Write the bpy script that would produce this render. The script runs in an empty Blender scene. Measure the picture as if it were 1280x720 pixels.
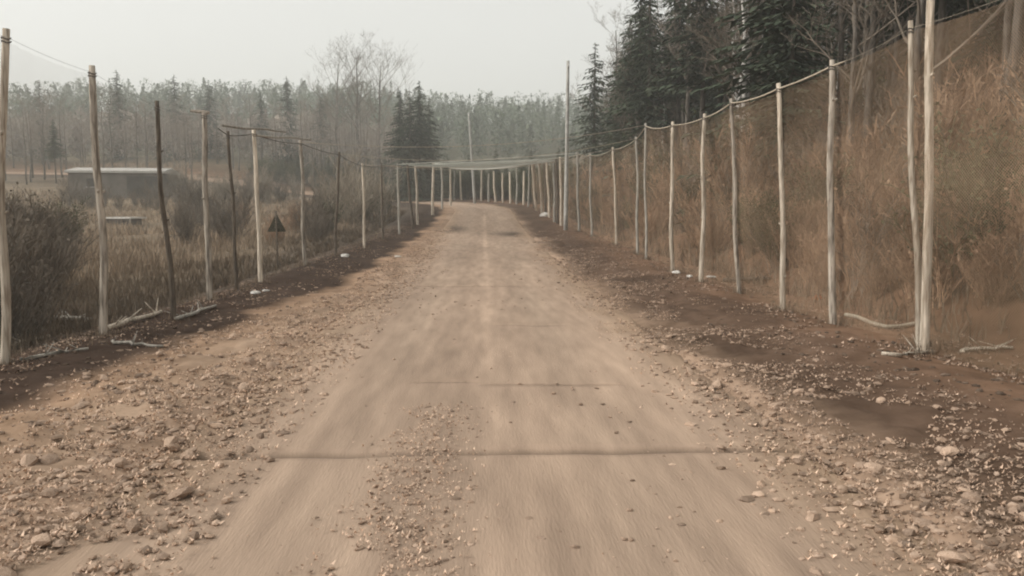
import bpy, math, random
import numpy as np
from mathutils import Vector, Matrix

random.seed(7)
rng = np.random.default_rng(11)
R = math.radians
sc = bpy.context.scene
col = sc.collection

# ------------------------------------------------------------------ camera, sky, sun, exposure
CAM_H = 2.4
F = 1000.0                      # focal length in photo pixels (1280 wide)
PITCH = math.atan2(100, F)      # horizon 100 px above the centre
YAW = math.atan2(35, F)         # the road's vanishing point lies 35 px left of the centre
cam_d = bpy.data.cameras.new('camera')
cam_d.sensor_width = 36.0
cam_d.lens = 36.0 * F / 1280.0
cam_d.clip_start = 0.1
cam_d.clip_end = 5000.0
cam = bpy.data.objects.new('camera', cam_d)
col.objects.link(cam)
cam.location = (0, 0, CAM_H)
cam.rotation_euler = (math.pi / 2 - PITCH, 0, -YAW)
sc.camera = cam
CAM_M = cam.rotation_euler.to_matrix()

SUN_AZ, SUN_EL = R(-98), R(34)  # azimuth from +Y, negative = left
world = bpy.data.worlds.new('World')
sc.world = world
world.use_nodes = True
wn = world.node_tree
wn.nodes.clear()
sky = wn.nodes.new('ShaderNodeTexSky')
sky.sky_type = 'NISHITA'
sky.sun_disc = False
sky.sun_elevation = SUN_EL
sky.sun_rotation = SUN_AZ
sky.air_density = 1.0
sky.dust_density = 6.0
sky.ozone_density = 1.0
hsv = wn.nodes.new('ShaderNodeHueSaturation')
hsv.inputs['Saturation'].default_value = 0.16
hsv.inputs['Value'].default_value = 1.6
mixw = wn.nodes.new('ShaderNodeMixRGB')
mixw.inputs['Fac'].default_value = 0.45
mixw.inputs['Color2'].default_value = (10.9, 10.8, 10.0, 1)
bg = wn.nodes.new('ShaderNodeBackground')
bg.inputs['Strength'].default_value = 0.1
wo = wn.nodes.new('ShaderNodeOutputWorld')
wn.links.new(sky.outputs[0], hsv.inputs['Color'])
wn.links.new(hsv.outputs[0], mixw.inputs['Color1'])
wn.links.new(mixw.outputs[0], bg.inputs['Color'])
wn.links.new(bg.outputs[0], wo.inputs['Surface'])

sun_d = bpy.data.lights.new('sun', 'SUN')
sun_d.energy = 1.4
sun_d.angle = R(10)
sun_d.color = (1.0, 0.93, 0.83)
sun = bpy.data.objects.new('sun', sun_d)
col.objects.link(sun)
sdir = Vector((math.sin(SUN_AZ) * math.cos(SUN_EL), math.cos(SUN_AZ) * math.cos(SUN_EL), math.sin(SUN_EL)))
sun.rotation_euler = sdir.to_track_quat('Z', 'Y').to_euler()
sun.location = (-30, 10, 40)

sc.view_settings.view_transform = 'Standard'
sc.view_settings.look = 'None'
sc.view_settings.exposure = 0.2
sc.view_settings.gamma = 1.0
sc.view_settings.use_curve_mapping = False
sc.render.engine = 'CYCLES'
sc.cycles.use_denoising = True
sc.cycles.max_bounces = 6
sc.cycles.diffuse_bounces = 2
sc.cycles.glossy_bounces = 1
sc.cycles.transmission_bounces = 2
sc.cycles.volume_bounces = 1
sc.cycles.transparent_max_bounces = 12
sc.cycles.caustics_reflective = False
sc.cycles.caustics_refractive = False
sc.cycles.filter_width = 2.0


def ray_at(px, py, d):
    """point on the ray through photo pixel (px, py) at distance d down the road"""
    v = CAM_M @ Vector(((px - 640) / F, (360 - py) / F, -1.0))
    t = d / v.y
    return Vector((v.x * t, d, CAM_H + v.z * t))


# ------------------------------------------------------------------ mesh helpers
class MB:
    def __init__(self):
        self.v, self.f, self.c = [], [], []

    def tube(self, pts, rad, sides=5, cap=True, tint=1.0):
        n = len(pts)
        base = len(self.v)
        pts = [Vector(p) for p in pts]
        for i, p in enumerate(pts):
            t = (pts[min(i + 1, n - 1)] - pts[max(i - 1, 0)])
            if t.length < 1e-9:
                t = Vector((0, 0, 1))
            t.normalize()
            a = Vector((1, 0, 0)) if abs(t.x) < 0.8 else Vector((0, 1, 0))
            u = t.cross(a).normalized()
            w = t.cross(u)
            for k in range(sides):
                an = 2 * math.pi * k / sides
                r = rad[i] if not isinstance(rad[i], (list, tuple)) else rad[i][k]
                self.v.append(p + (u * math.cos(an) + w * math.sin(an)) * r)
                self.c.append(tint)
        for i in range(n - 1):
            for k in range(sides):
                k2 = (k + 1) % sides
                a0, a1 = base + i * sides + k, base + i * sides + k2
                self.f.append((a0, a0 + sides, a1 + sides, a1))
        if cap:
            self.f.append(tuple(base + k for k in range(sides)))
            self.f.append(tuple(base + (n - 1) * sides + k for k in reversed(range(sides))))

    def tri(self, a, b, c, tint=1.0):
        i = len(self.v)
        self.v += [a, b, c]
        self.c += [tint] * 3
        self.f.append((i, i + 1, i + 2))

    def quad(self, a, b, c, d, tint=1.0):
        i = len(self.v)
        self.v += [a, b, c, d]
        self.c += [tint] * 4
        self.f.append((i, i + 1, i + 2, i + 3))

    def box(self, lo, hi, tint=1.0):
        i = len(self.v)
        for z in (lo[2], hi[2]):
            for x, y in ((lo[0], lo[1]), (hi[0], lo[1]), (hi[0], hi[1]), (lo[0], hi[1])):
                self.v.append(Vector((x, y, z)))
                self.c.append(tint)
        for q in ((3, 2, 1, 0), (4, 5, 6, 7), (0, 1, 5, 4), (1, 2, 6, 5), (2, 3, 7, 6), (3, 0, 4, 7)):
            self.f.append(tuple(i + k for k in q))

    def mesh(self, name, m, smooth=False):
        me = bpy.data.meshes.new(name)
        me.from_pydata([tuple(p) for p in self.v], [], self.f)
        set_tint(me, np.array(self.c, dtype=np.float32))
        me.materials.append(m)
        if smooth:
            me.polygons.foreach_set('use_smooth', [True] * len(me.polygons))
        me.update()
        return me

    def build(self, name, m, parent=None, smooth=False):
        return link(name, self.mesh(name, m, smooth), parent)


def set_tint(me, c):
    at = me.color_attributes.new('tint', 'FLOAT_COLOR', 'POINT')
    c = np.asarray(c, dtype=np.float32)
    if c.ndim == 1:
        c = np.repeat(c[:, None], 3, 1)
    rgba = np.ones((len(c), 4), np.float32)
    rgba[:, :3] = c
    at.data.foreach_set('color', rgba.ravel())


def np_mesh(name, V, Fa, m, tint=None, smooth=False):
    V = np.asarray(V, np.float32)
    Fa = np.asarray(Fa, np.int32)
    me = bpy.data.meshes.new(name)
    k = Fa.shape[1]
    me.vertices.add(len(V))
    me.vertices.foreach_set('co', V.ravel())
    me.loops.add(Fa.size)
    me.loops.foreach_set('vertex_index', Fa.ravel())
    me.polygons.add(len(Fa))
    me.polygons.foreach_set('loop_start', np.arange(0, Fa.size, k, dtype=np.int32))
    me.polygons.foreach_set('use_smooth', np.full(len(Fa), smooth))
    me.update(calc_edges=True)
    me.validate()
    set_tint(me, np.ones(len(V)) if tint is None else tint)
    me.materials.append(m)
    return me


def link(name, me, parent=None, loc=None):
    o = bpy.data.objects.new(name, me)
    col.objects.link(o)
    if parent is not None:
        o.parent = parent
    if loc is not None:
        o.location = loc
    return o


def tag(o, label=None, cat=None, group=None, kind=None):
    if label:
        o['label'] = label
    if cat:
        o['category'] = cat
    if group:
        o['group'] = group
    if kind:
        o['kind'] = kind
    return o


def empty(name, loc, rz=0.0, s=1.0):
    o = bpy.data.objects.new(name, None)
    col.objects.link(o)
    o.location = loc
    o.rotation_euler = (0, 0, rz)
    o.scale = (s, s, s)
    return o


# ------------------------------------------------------------------ materials
def mat(name, c1, c2=None, scale=6.0, stretch=(1, 1, 1), rough=0.9, bump=0.0, bscale=None, rnd=0.0,
        detail=6.0, spec=0.04, trans=None, lo=0.35, hi=0.65, coarse=None):
    m = bpy.data.materials.new(name)
    m.use_nodes = True
    nt = m.node_tree
    nt.nodes.clear()
    N, L = nt.nodes.new, nt.links.new
    out = N('ShaderNodeOutputMaterial')
    bs = N('ShaderNodeBsdfPrincipled')
    bs.inputs['Roughness'].default_value = rough
    bs.inputs['Specular IOR Level'].default_value = spec
    tc = N('ShaderNodeTexCoord')
    mp = N('ShaderNodeMapping')
    mp.inputs['Scale'].default_value = stretch
    L(tc.outputs['Object'], mp.inputs['Vector'])
    nz = N('ShaderNodeTexNoise')
    nz.inputs['Scale'].default_value = scale
    nz.inputs['Detail'].default_value = detail
    L(mp.outputs[0], nz.inputs['Vector'])
    rp = N('ShaderNodeValToRGB')
    rp.color_ramp.elements[0].position = lo
    rp.color_ramp.elements[1].position = hi
    rp.color_ramp.elements[0].color = (*c1, 1)
    rp.color_ramp.elements[1].color = (*(c2 or c1), 1)
    L(nz.outputs['Fac'], rp.inputs[0])
    at = N('ShaderNodeAttribute')
    at.attribute_name = 'tint'
    mul = N('ShaderNodeMixRGB')
    mul.blend_type = 'MULTIPLY'
    mul.inputs[0].default_value = 1.0
    L(rp.outputs[0], mul.inputs[1])
    L(at.outputs['Color'], mul.inputs[2])
    last = mul.outputs[0]
    if coarse:
        n2 = N('ShaderNodeTexNoise')
        n2.inputs['Scale'].default_value = coarse[0]
        n2.inputs['Detail'].default_value = 3
        L(mp.outputs[0], n2.inputs['Vector'])
        mr2 = N('ShaderNodeMapRange')
        mr2.inputs['From Min'].default_value = 0.3
        mr2.inputs['From Max'].default_value = 0.7
        mr2.inputs['To Min'].default_value = coarse[1]
        mr2.inputs['To Max'].default_value = coarse[2]
        L(n2.outputs['Fac'], mr2.inputs['Value'])
        m3 = N('ShaderNodeMixRGB')
        m3.blend_type = 'MULTIPLY'
        m3.inputs[0].default_value = 1.0
        L(last, m3.inputs[1])
        L(mr2.outputs[0], m3.inputs[2])
        last = m3.outputs[0]
    if rnd > 0:
        oi = N('ShaderNodeObjectInfo')
        mr = N('ShaderNodeMapRange')
        mr.inputs['To Min'].default_value = 1 - rnd
        mr.inputs['To Max'].default_value = 1 + rnd
        L(oi.outputs['Random'], mr.inputs['Value'])
        m2 = N('ShaderNodeMixRGB')
        m2.blend_type = 'MULTIPLY'
        m2.inputs[0].default_value = 1.0
        L(last, m2.inputs[1])
        L(mr.outputs[0], m2.inputs[2])
        last = m2.outputs[0]
    L(last, bs.inputs['Base Color'])
    if bump > 0:
        n3 = N('ShaderNodeTexNoise')
        n3.inputs['Scale'].default_value = bscale or scale * 3
        n3.inputs['Detail'].default_value = 8
        L(mp.outputs[0], n3.inputs['Vector'])
        bp = N('ShaderNodeBump')
        bp.inputs['Strength'].default_value = bump
        bp.inputs['Distance'].default_value = 0.02
        L(n3.outputs['Fac'], bp.inputs['Height'])
        L(bp.outputs[0], bs.inputs['Normal'])
    sh = bs.outputs[0]
    if trans:       # (cover, spread of the cover, thread size in metres): an open woven sheet
        cover, var, cell = trans
        tr = N('ShaderNodeBsdfTransparent')
        uv = N('ShaderNodeUVMap')
        nn = N('ShaderNodeTexNoise')
        nn.inputs['Scale'].default_value = 0.7
        nn.inputs['Detail'].default_value = 4
        L(uv.outputs[0], nn.inputs['Vector'])
        mrc = N('ShaderNodeMapRange')
        mrc.inputs['From Min'].default_value = 0.3
        mrc.inputs['From Max'].default_value = 0.7
        mrc.inputs['To Min'].default_value = cover - var
        mrc.inputs['To Max'].default_value = cover + var
        L(nn.outputs['Fac'], mrc.inputs['Value'])
        # threads
        mpt = N('ShaderNodeMapping')
        mpt.inputs['Rotation'].default_value = (0, 0, R(45))
        mpt.inputs['Scale'].default_value = (1 / cell, 1 / cell, 1)
        L(uv.outputs[0], mpt.inputs['Vector'])
        sep = N('ShaderNodeSeparateXYZ')
        L(mpt.outputs[0], sep.inputs[0])
        mx = None
        for ax in ('X', 'Y'):
            fr = N('ShaderNodeMath'); fr.operation = 'FRACT'
            L(sep.outputs[ax], fr.inputs[0])
            lt = N('ShaderNodeMath'); lt.operation = 'LESS_THAN'
            L(fr.outputs[0], lt.inputs[0])
            hf = N('ShaderNodeMath'); hf.operation = 'MULTIPLY'
            hf.inputs[1].default_value = 0.55
            L(mrc.outputs[0], hf.inputs[0])
            L(hf.outputs[0], lt.inputs[1])
            if mx is None:
                mx = lt
            else:
                mm = N('ShaderNodeMath'); mm.operation = 'MAXIMUM'
                L(mx.outputs[0], mm.inputs[0]); L(lt.outputs[0], mm.inputs[1])
                mx = mm
        ms = N('ShaderNodeMixShader')
        L(mx.outputs[0], ms.inputs[0])
        L(tr.outputs[0], ms.inputs[1])
        L(sh, ms.inputs[2])
        sh = ms.outputs[0]
    L(sh, out.inputs['Surface'])
    return m


M = {
    'ground': mat('dry_earth', (0.80, 0.78, 0.76), (1.18, 1.18, 1.2), scale=3.0, bump=0.55, bscale=14, coarse=(0.5, 0.85, 1.15), lo=0.3, hi=0.7),
    'road': mat('dusty_road', (0.78, 0.775, 0.77), (1.18, 1.18, 1.17), scale=4.5, stretch=(1, 0.14, 1), bump=0.4, bscale=50, coarse=(0.9, 0.9, 1.08), detail=14, lo=0.25, hi=0.75, rough=0.85),
    'clod': mat('dry_clod', (0.32, 0.225, 0.16), (0.46, 0.34, 0.26), scale=9, rnd=0.22, bump=0.3),
    'leaf': mat('dead_leaf', (0.38, 0.26, 0.185), (0.56, 0.42, 0.32), scale=4, rnd=0.1),
    'pale': mat('peeled_wood', (0.34, 0.275, 0.21), (0.66, 0.575, 0.47), scale=6, stretch=(5, 5, 0.45), bump=0.6, bscale=16, rnd=0.22, lo=0.34, hi=0.58, coarse=(1.3, 0.62, 1.08)),
    'worn': mat('worn_wood', (0.22, 0.185, 0.15), (0.56, 0.49, 0.41), scale=4, stretch=(5, 5, 0.6), bump=0.7, bscale=14, rnd=0.2, lo=0.36, hi=0.56, coarse=(1.8, 0.55, 1.05)),
    'bark': mat('barked_wood', (0.075, 0.06, 0.048), (0.17, 0.14, 0.11), scale=6, stretch=(4, 4, 0.6), bump=0.6, bscale=18, rnd=0.15),
    'grey': mat('weathered_wood', (0.24, 0.22, 0.19), (0.42, 0.39, 0.34), scale=5, stretch=(4, 4, 0.5), bump=0.4, bscale=18, rnd=0.15),
    'concrete': mat('pole_concrete', (0.30, 0.29, 0.27), (0.42, 0.41, 0.38), scale=4, bump=0.2, rnd=0.08),
    'rope': mat('rope', (0.34, 0.29, 0.22), (0.46, 0.40, 0.32), scale=20),
    'wire': mat('wire', (0.12, 0.11, 0.10), (0.2, 0.18, 0.16), scale=20),
    'ropepale': mat('pale_rope', (0.48, 0.47, 0.42), (0.6, 0.58, 0.52), scale=20),
    'trunk': mat('tree_bark', (0.07, 0.06, 0.05), (0.16, 0.14, 0.12), scale=5, stretch=(2, 2, 0.5), bump=0.5, rnd=0.2),
    'birch': mat('birch_bark', (0.09, 0.08, 0.075), (0.46, 0.44, 0.41), scale=5, stretch=(0.8, 0.8, 2.2), lo=0.38, hi=0.46, rnd=0.1),
    'twig': mat('bare_twigs', (0.12, 0.097, 0.076), (0.20, 0.168, 0.135), scale=0.6, rnd=0.25),
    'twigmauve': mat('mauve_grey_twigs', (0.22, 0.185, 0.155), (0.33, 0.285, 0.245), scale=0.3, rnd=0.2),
    'twigpale': mat('pale_twigs', (0.26, 0.22, 0.17), (0.36, 0.31, 0.25), scale=0.8, rnd=0.2),
    'twigbrown': mat('brown_twigs', (0.235, 0.15, 0.098), (0.40, 0.275, 0.185), scale=0.8, rnd=0.35),
    'needle': mat('needles', (0.042, 0.055, 0.038), (0.085, 0.10, 0.068), scale=1.2, rnd=0.2),
    'olive': mat('olive_leaves', (0.045, 0.05, 0.029), (0.095, 0.098, 0.056), scale=0.8, rnd=0.25),
    'grass': mat('dry_grass', (0.25, 0.185, 0.13), (0.40, 0.31, 0.225), scale=0.3),
    'net_r': mat('brown_net', (0.20, 0.145, 0.095), (0.40, 0.28, 0.19), scale=0.3, trans=(0.24, 0.11, 0.035), rough=1),
    'net_l': mat('grey_net', (0.24, 0.21, 0.17), (0.32, 0.29, 0.24), scale=0.5, trans=(0.10, 0.05, 0.035), rough=1),
    'net_o': mat('green_net', (0.24, 0.27, 0.23), (0.34, 0.36, 0.32), scale=0.5, trans=(0.26, 0.08, 0.05), rough=1),
    'net_v': mat('veil_net', (0.24, 0.27, 0.23), (0.34, 0.36, 0.32), scale=0.5, trans=(0.09, 0.04, 0.05), rough=1),
    'white': mat('white_plastic', (0.48, 0.45, 0.41), (0.74, 0.71, 0.67), scale=6, rough=0.6, bump=0.3, rnd=0.08),
    'wall': mat('rendered_wall', (0.13, 0.115, 0.10), (0.19, 0.17, 0.15), scale=0.8, rnd=0.05, bump=0.2),
    'roofpale': mat('pale_roof_sheet', (0.40, 0.38, 0.35), (0.48, 0.46, 0.43), scale=1.5, rough=0.7),
    'dark': mat('dark_opening', (0.06, 0.055, 0.05), (0.09, 0.085, 0.08), scale=1),
    'signback': mat('sign_back', (0.05, 0.046, 0.032), (0.075, 0.07, 0.05), scale=5, rough=0.7),
    'rust': mat('rusty_tin', (0.30, 0.10, 0.05), (0.42, 0.2, 0.1), scale=9, rough=0.8),
    'wood_far': mat('far_wood', (0.075, 0.10, 0.066), (0.15, 0.165, 0.12), scale=0.05),
}


# ------------------------------------------------------------------ the lie of the land
BEND_Y, BEND_R, BEND_A = 90.0, 58.0, R(72)


def path_point(t):
    """centre line of the road: straight, then a left bend, then straight again -> x, y, heading"""
    if t < BEND_Y:
        return 0.0, t, 0.0
    a = (t - BEND_Y) / BEND_R
    if a < BEND_A:
        return -BEND_R + BEND_R * math.cos(a), BEND_Y + BEND_R * math.sin(a), a
    e = t - BEND_Y - BEND_R * BEND_A
    return (-BEND_R + BEND_R * math.cos(BEND_A) - e * math.sin(BEND_A),
            BEND_Y + BEND_R * math.sin(BEND_A) + e * math.cos(BEND_A), BEND_A)


_pt = np.array([path_point(t) for t in np.concatenate([np.arange(-60, 88, 8.0), np.arange(88, 300, 2.0)])])


def lateral(x, y):
    """signed distance from the road's centre line, right positive"""
    x = np.atleast_1d(np.asarray(x, float)).ravel()
    y = np.atleast_1d(np.asarray(y, float)).ravel()
    out = np.array(x)
    far = y > BEND_Y - 2
    if far.any():
        xs, ys = x[far], y[far]
        r = np.empty(len(xs))
        for i in range(0, len(xs), 4000):
            dx = xs[i:i + 4000, None] - _pt[None, :, 0]
            dy = ys[i:i + 4000, None] - _pt[None, :, 1]
            d2 = dx * dx + dy * dy
            k = d2.argmin(1)
            j = np.arange(len(k))
            ch, sh = np.cos(_pt[k, 2]), np.sin(_pt[k, 2])
            s = dx[j, k] * ch + dy[j, k] * sh
            r[i:i + 4000] = np.where(s >= 0, 1, -1) * np.sqrt(np.maximum(d2[j, k], s * s))
        out[far] = r
    return out


_ty = np.arange(-80, 900, 1.0)
_tz = np.interp(_ty, [-80, 26, 45, 62, 80, 94, 110, 130, 170, 250, 400, 480, 900], [0, 0, 0.22, 0.65, 1.45, 2.25, 2.95, 3.7, 4.8, 12, 38, 41, 41])
_k = np.exp(-0.5 * (np.arange(-12, 13) / 4.5) ** 2)
_tz = np.convolve(np.pad(_tz, 12, mode='edge'), _k / _k.sum(), mode='valid')


def sstep(a, b, v):
    t = np.clip((v - a) / (b - a), 0, 1)
    return t * t * (3 - 2 * t)


def vnoise(x, y, seed=0):
    """smooth value noise, -1..1"""
    xi, yi = np.floor(x).astype(np.int64), np.floor(y).astype(np.int64)
    fx, fy = x - xi, y - yi
    fx, fy = fx * fx * (3 - 2 * fx), fy * fy * (3 - 2 * fy)

    def h(a, b):
        n = (a * 374761393 + b * 668265263 + seed * 974711) & 0x7fffffff
        n = ((n ^ (n >> 13)) * 1274126177) & 0x7fffffff
        return ((n ^ (n >> 16)) & 0xffff) / 32767.5 - 1
    return (h(xi, yi) * (1 - fx) + h(xi + 1, yi) * fx) * (1 - fy) + (h(xi, yi + 1) * (1 - fx) + h(xi + 1, yi + 1) * fx) * fy


def road_z(y):
    return np.interp(y, _ty, _tz)


ROAD_L, ROAD_R = -3.3, 3.3


def land(x, y, fine=True):
    x = np.atleast_1d(np.asarray(x, float)).ravel()
    y = np.atleast_1d(np.asarray(y, float)).ravel()
    s = lateral(x, y)
    z = road_z(y).copy()
    under = sstep(3.6, 2.9, np.abs(s))
    z -= 0.10 * under
    # left: low verge, then a shallow ditch, then the field
    z -= 0.22 * np.exp(-((s + 8.8) / 1.1) ** 2)
    z += 0.10 * np.exp(-((s + 6.9) / 0.7) ** 2)
    z -= 0.25 * sstep(-8, -20, s)
    z += 5.0 * sstep(85, 175, y) * sstep(-14, -60, x)
    # right: dirt verge, then a scrubby bank
    z += 0.12 * np.exp(-((s - 6.0) / 1.2) ** 2)
    g = 1.0 - 0.72 * sstep(60, 120, y)
    u = np.maximum(s - 8.4, 0)
    z += g * (17 * (1 - np.exp(-u * 0.24 / 17)) + 3.0 * (1 - np.exp(-u * 0.26 / 3.0))) * sstep(8.2, 10, s)
    if fine:
        far = np.clip(1.2 - np.abs(y) / 120, 0.15, 1)
        off = sstep(2.6, 3.8, np.abs(s))
        z += off * far * (0.035 * vnoise(x * 0.9, y * 0.9, 1) + 0.022 * vnoise(x * 2.6, y * 2.6, 2) + 0.018 * vnoise(x * 6, y * 6, 3))
        z += sstep(2.7, 3.4, np.abs(s)) * sstep(6.0, 4.8, np.abs(s)) * far * (0.045 * vnoise(x * 3.8, y * 3.8, 6) + 0.03 * vnoise(x * 9, y * 9, 7))
        z += sstep(9, 16, np.abs(s)) * (0.30 * vnoise(x * 0.18, y * 0.18, 4) + 0.15 * vnoise(x * 0.6, y * 0.6, 5))
    return z


def land1(x, y):
    return float(land(x, y)[0])


def grow(a, b, first, ratio, cap):
    out, v, st = [a], a, first
    while v < b:
        v += st
        st = min(st * ratio, cap)
        out.append(v)
    return out


xs = np.arange(-9, 9.001, 0.11)
xr = np.array(grow(9, 420, 0.13, 1.07, 9)[1:])
gx = np.concatenate([-xr[::-1], xs, xr])
gy = np.concatenate([-np.array(grow(-3, 60, 0.5, 1.2, 6)[1:])[::-1], np.arange(3, 16, 0.11), np.array(grow(16, 700, 0.12, 1.022, 9))])
GX, GY = np.meshgrid(gx, gy)
Xf, Yf = GX.ravel(), GY.ravel()
S = lateral(Xf, Yf)
Z = land(Xf, Yf)
jit = 0.5 * vnoise(Xf * 0.35, Yf * 0.25, 21) + 0.35 * vnoise(Xf * 1.3, Yf * 0.8, 22)
Sj = S + jit
Sj = np.where(Sj < -3.3, np.minimum(-3.3, Sj) - 1.7 * sstep(10, 26, Yf), Sj)


def zone(stops):
    """colour along the lateral coordinate"""
    p = [a for a, _ in stops]
    return np.stack([np.interp(Sj, p, [c[k] for _, c in stops]) for k in range(3)], 1)


tan, dirt = (0.36, 0.255, 0.182), (0.30, 0.20, 0.132)
damp = (0.055, 0.036, 0.026)
C = zone([(-40, (0.20, 0.155, 0.105)), (-13, (0.17, 0.13, 0.09)), (-10, (0.09, 0.07, 0.055)), (-8.4, damp), (-6.5, damp), (-5.9, dirt), (-4.6, (0.33, 0.235, 0.165)),
          (-3.2, tan), (3.0, tan), (3.5, (0.20, 0.14, 0.098)), (4.2, (0.10, 0.066, 0.046)), (5.4, (0.105, 0.068, 0.047)), (6.5, (0.16, 0.10, 0.066)), (8.3, (0.21, 0.13, 0.083)), (9.6, (0.15, 0.09, 0.056)),
          (14, (0.13, 0.082, 0.05)), (30, (0.14, 0.115, 0.075)), (60, (0.10, 0.095, 0.065))])
C *= (1 + 0.18 * vnoise(Xf * 0.7, Yf * 0.5, 31) + 0.12 * vnoise(Xf * 2.3, Yf * 2.0, 32))[:, None]
# a damp, dark band where leaf litter collected on the verge, close to the poles
ny_, nx_ = GX.shape
idx = np.arange(nx_ * ny_).reshape(ny_, nx_)
Fq = np.stack([idx[:-1, :-1], idx[:-1, 1:], idx[1:, 1:], idx[1:, :-1]], -1).reshape(-1, 4)
ground = link('ground', np_mesh('ground', np.stack([Xf, Yf, Z], 1), Fq, M['ground'], C, True))
tag(ground, kind='structure')

# ------------------------------------------------------------------ the road, with its transverse joints sunk into it
JOINTS = [(7.74, -3.1, 3.4, 0.075), (10.75, 0.05, 1.75, 0.042), (10.9, -0.9, -0.15, 0.022), (16.3, 0.3, 1.6, 0.02), (24.5, -2.6, 1.2, 0.03), (42, -2.8, 3.0, 0.05)]
ty = list(grow(-12, 3, 0.6, 1.0, 1)) + list(np.arange(3.2, 14, 0.16)) + list(grow(14, 200, 0.2, 1.03, 2.0))
rows = [(t, 0.0, 0) for t in ty if all(abs(t - j[0]) > 0.15 for j in JOINTS)]
for jn, (d, a, b, w) in enumerate(JOINTS):
    for off, dep in ((-w * 1.3, 0.0), (-w * 0.5, 1.0), (w * 0.5, 1.0), (w * 1.3, 0.0)):
        rows.append((d + off, dep, jn + 1))
rows.sort()
sx = np.arange(ROAD_L, ROAD_R + 0.01, 0.11)
V, C2 = [], []
for t, dep, jn in rows:
    px, py, a = path_point(t)
    edge = np.where(sx < ROAD_L + 0.05, -0.25, np.where(sx > ROAD_R - 0.05, 0.25, 0)) * (0.5 + 0.9 * vnoise(sx * 0 + t * 0.9, sx * 0 + 3.3, 41))
    ss = sx + edge
    jag = 0.0
    if jn:
        jag = 0.05 * vnoise(ss * 0.7, ss * 0 + jn, 42) + 0.022 * vnoise(ss * 3.0, ss * 0 + jn, 43)
    X = px + ss * math.cos(a) - jag * math.sin(a)
    Y = py + ss * math.sin(a) + jag * math.cos(a)
    z = road_z(Y) + 0.012 * vnoise(X * 0.6, Y * 0.3, 44) + 0.004 * vnoise(X * 3, Y * 3, 45) - 0.02 * (np.abs(ss) / 3.3) ** 3
    z += -0.012 * (np.exp(-((ss + 1.35) / 0.38) ** 2) + np.exp(-((ss - 1.25) / 0.38) ** 2))
    z[0] -= 0.10
    z[-1] -= 0.10
    if jn:
        _, ja, jb, w = JOINTS[jn - 1]
        inside = sstep(ja - 0.15, ja + 0.15, ss) * sstep(jb + 0.15, jb - 0.15, ss)
        broken = np.clip(0.95 + 0.6 * vnoise(ss * 1.6, ss * 0 + jn * 3.1, 46), 0.12, 1)
        z -= dep * inside * broken * min(0.11, w * 1.7)
    V.append(np.stack([X, Y, z], 1))
    cc = np.repeat(np.array([[0.364, 0.268, 0.201]]), len(ss), 0)
    k = vnoise(ss * 1.2, ss * 0 + t * 0.25, 47)
    cc *= (1 + 0.09 * k + 0.11 * vnoise(ss * 0.9, ss * 0 + t * 0.08, 48) - 0.10 * np.clip(vnoise(ss * 1.7, ss * 0 + t * 0.9, 52), 0, 1))[:, None]
    # worn, dusty strip where a centre marking once was; greyer tyre paths; brown edges
    line = np.exp(-((ss - 0.06) / 0.13) ** 2) * np.clip(0.6 + 0.7 * vnoise(ss * 0 + t * 0.45, ss * 0 + 8.0, 49), 0.1, 1)
    cc *= (1 + 0.34 * line)[:, None]
    tyre = np.exp(-((ss + 1.35) / 0.45) ** 2) + np.exp(-((ss - 1.25) / 0.45) ** 2)
    tw = 0.30 * tyre * (0.7 + 0.5 * vnoise(ss * 0, ss * 0 + t * 0.2, 53))
    cc = cc * (1 - tw)[:, None] + tw[:, None] * np.array([0.30, 0.235, 0.18])
    shadowband = np.exp(-((t - 56 - 2.5 * vnoise(ss * 0.5, ss * 0, 54)) / 3.0) ** 2) * sstep(-0.6, 2.2, ss) + np.exp(-((t - 62 - 2.5 * vnoise(ss * 0.5, ss * 0, 55)) / 4.0) ** 2) * sstep(-0.8, -2.6, ss)
    cc = cc * (1 - 0.75 * np.clip(shadowband, 0, 1))[:, None]  # two shadow bands across the far road, painted into its colour
    e = sstep(2.2, 3.3, np.abs(ss) + 0.4 * vnoise(ss * 0.9, ss * 0 + t * 0.7, 50))
    cc = cc * (1 - e[:, None]) + e[:, None] * np.array([0.33, 0.235, 0.165])
    mid = np.exp(-((ss + 0.62) / 0.35) ** 2)
    cc *= (1 - 0.10 * mid)[:, None]
    if jn and dep > 0:
        cc = cc * (1 - 0.85 * (inside * broken)[:, None])
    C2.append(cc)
V = np.concatenate(V)
C2 = np.concatenate(C2)
nr, ncl = len(rows), len(sx)
idx = np.arange(nr * ncl).reshape(nr, ncl)
Fq = np.stack([idx[:-1, :-1], idx[:-1, 1:], idx[1:, 1:], idx[1:, :-1]], -1).reshape(-1, 4)
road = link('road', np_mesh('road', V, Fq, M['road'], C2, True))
tag(road, kind='structure')


def surf(x, y):
    """height of what one stands on: the road where it lies, else the ground"""
    s = float(lateral(x, y)[0])
    g = land1(x, y)
    return max(g, float(road_z(y)) - 0.01) if abs(s) < 3.3 else g


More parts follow.
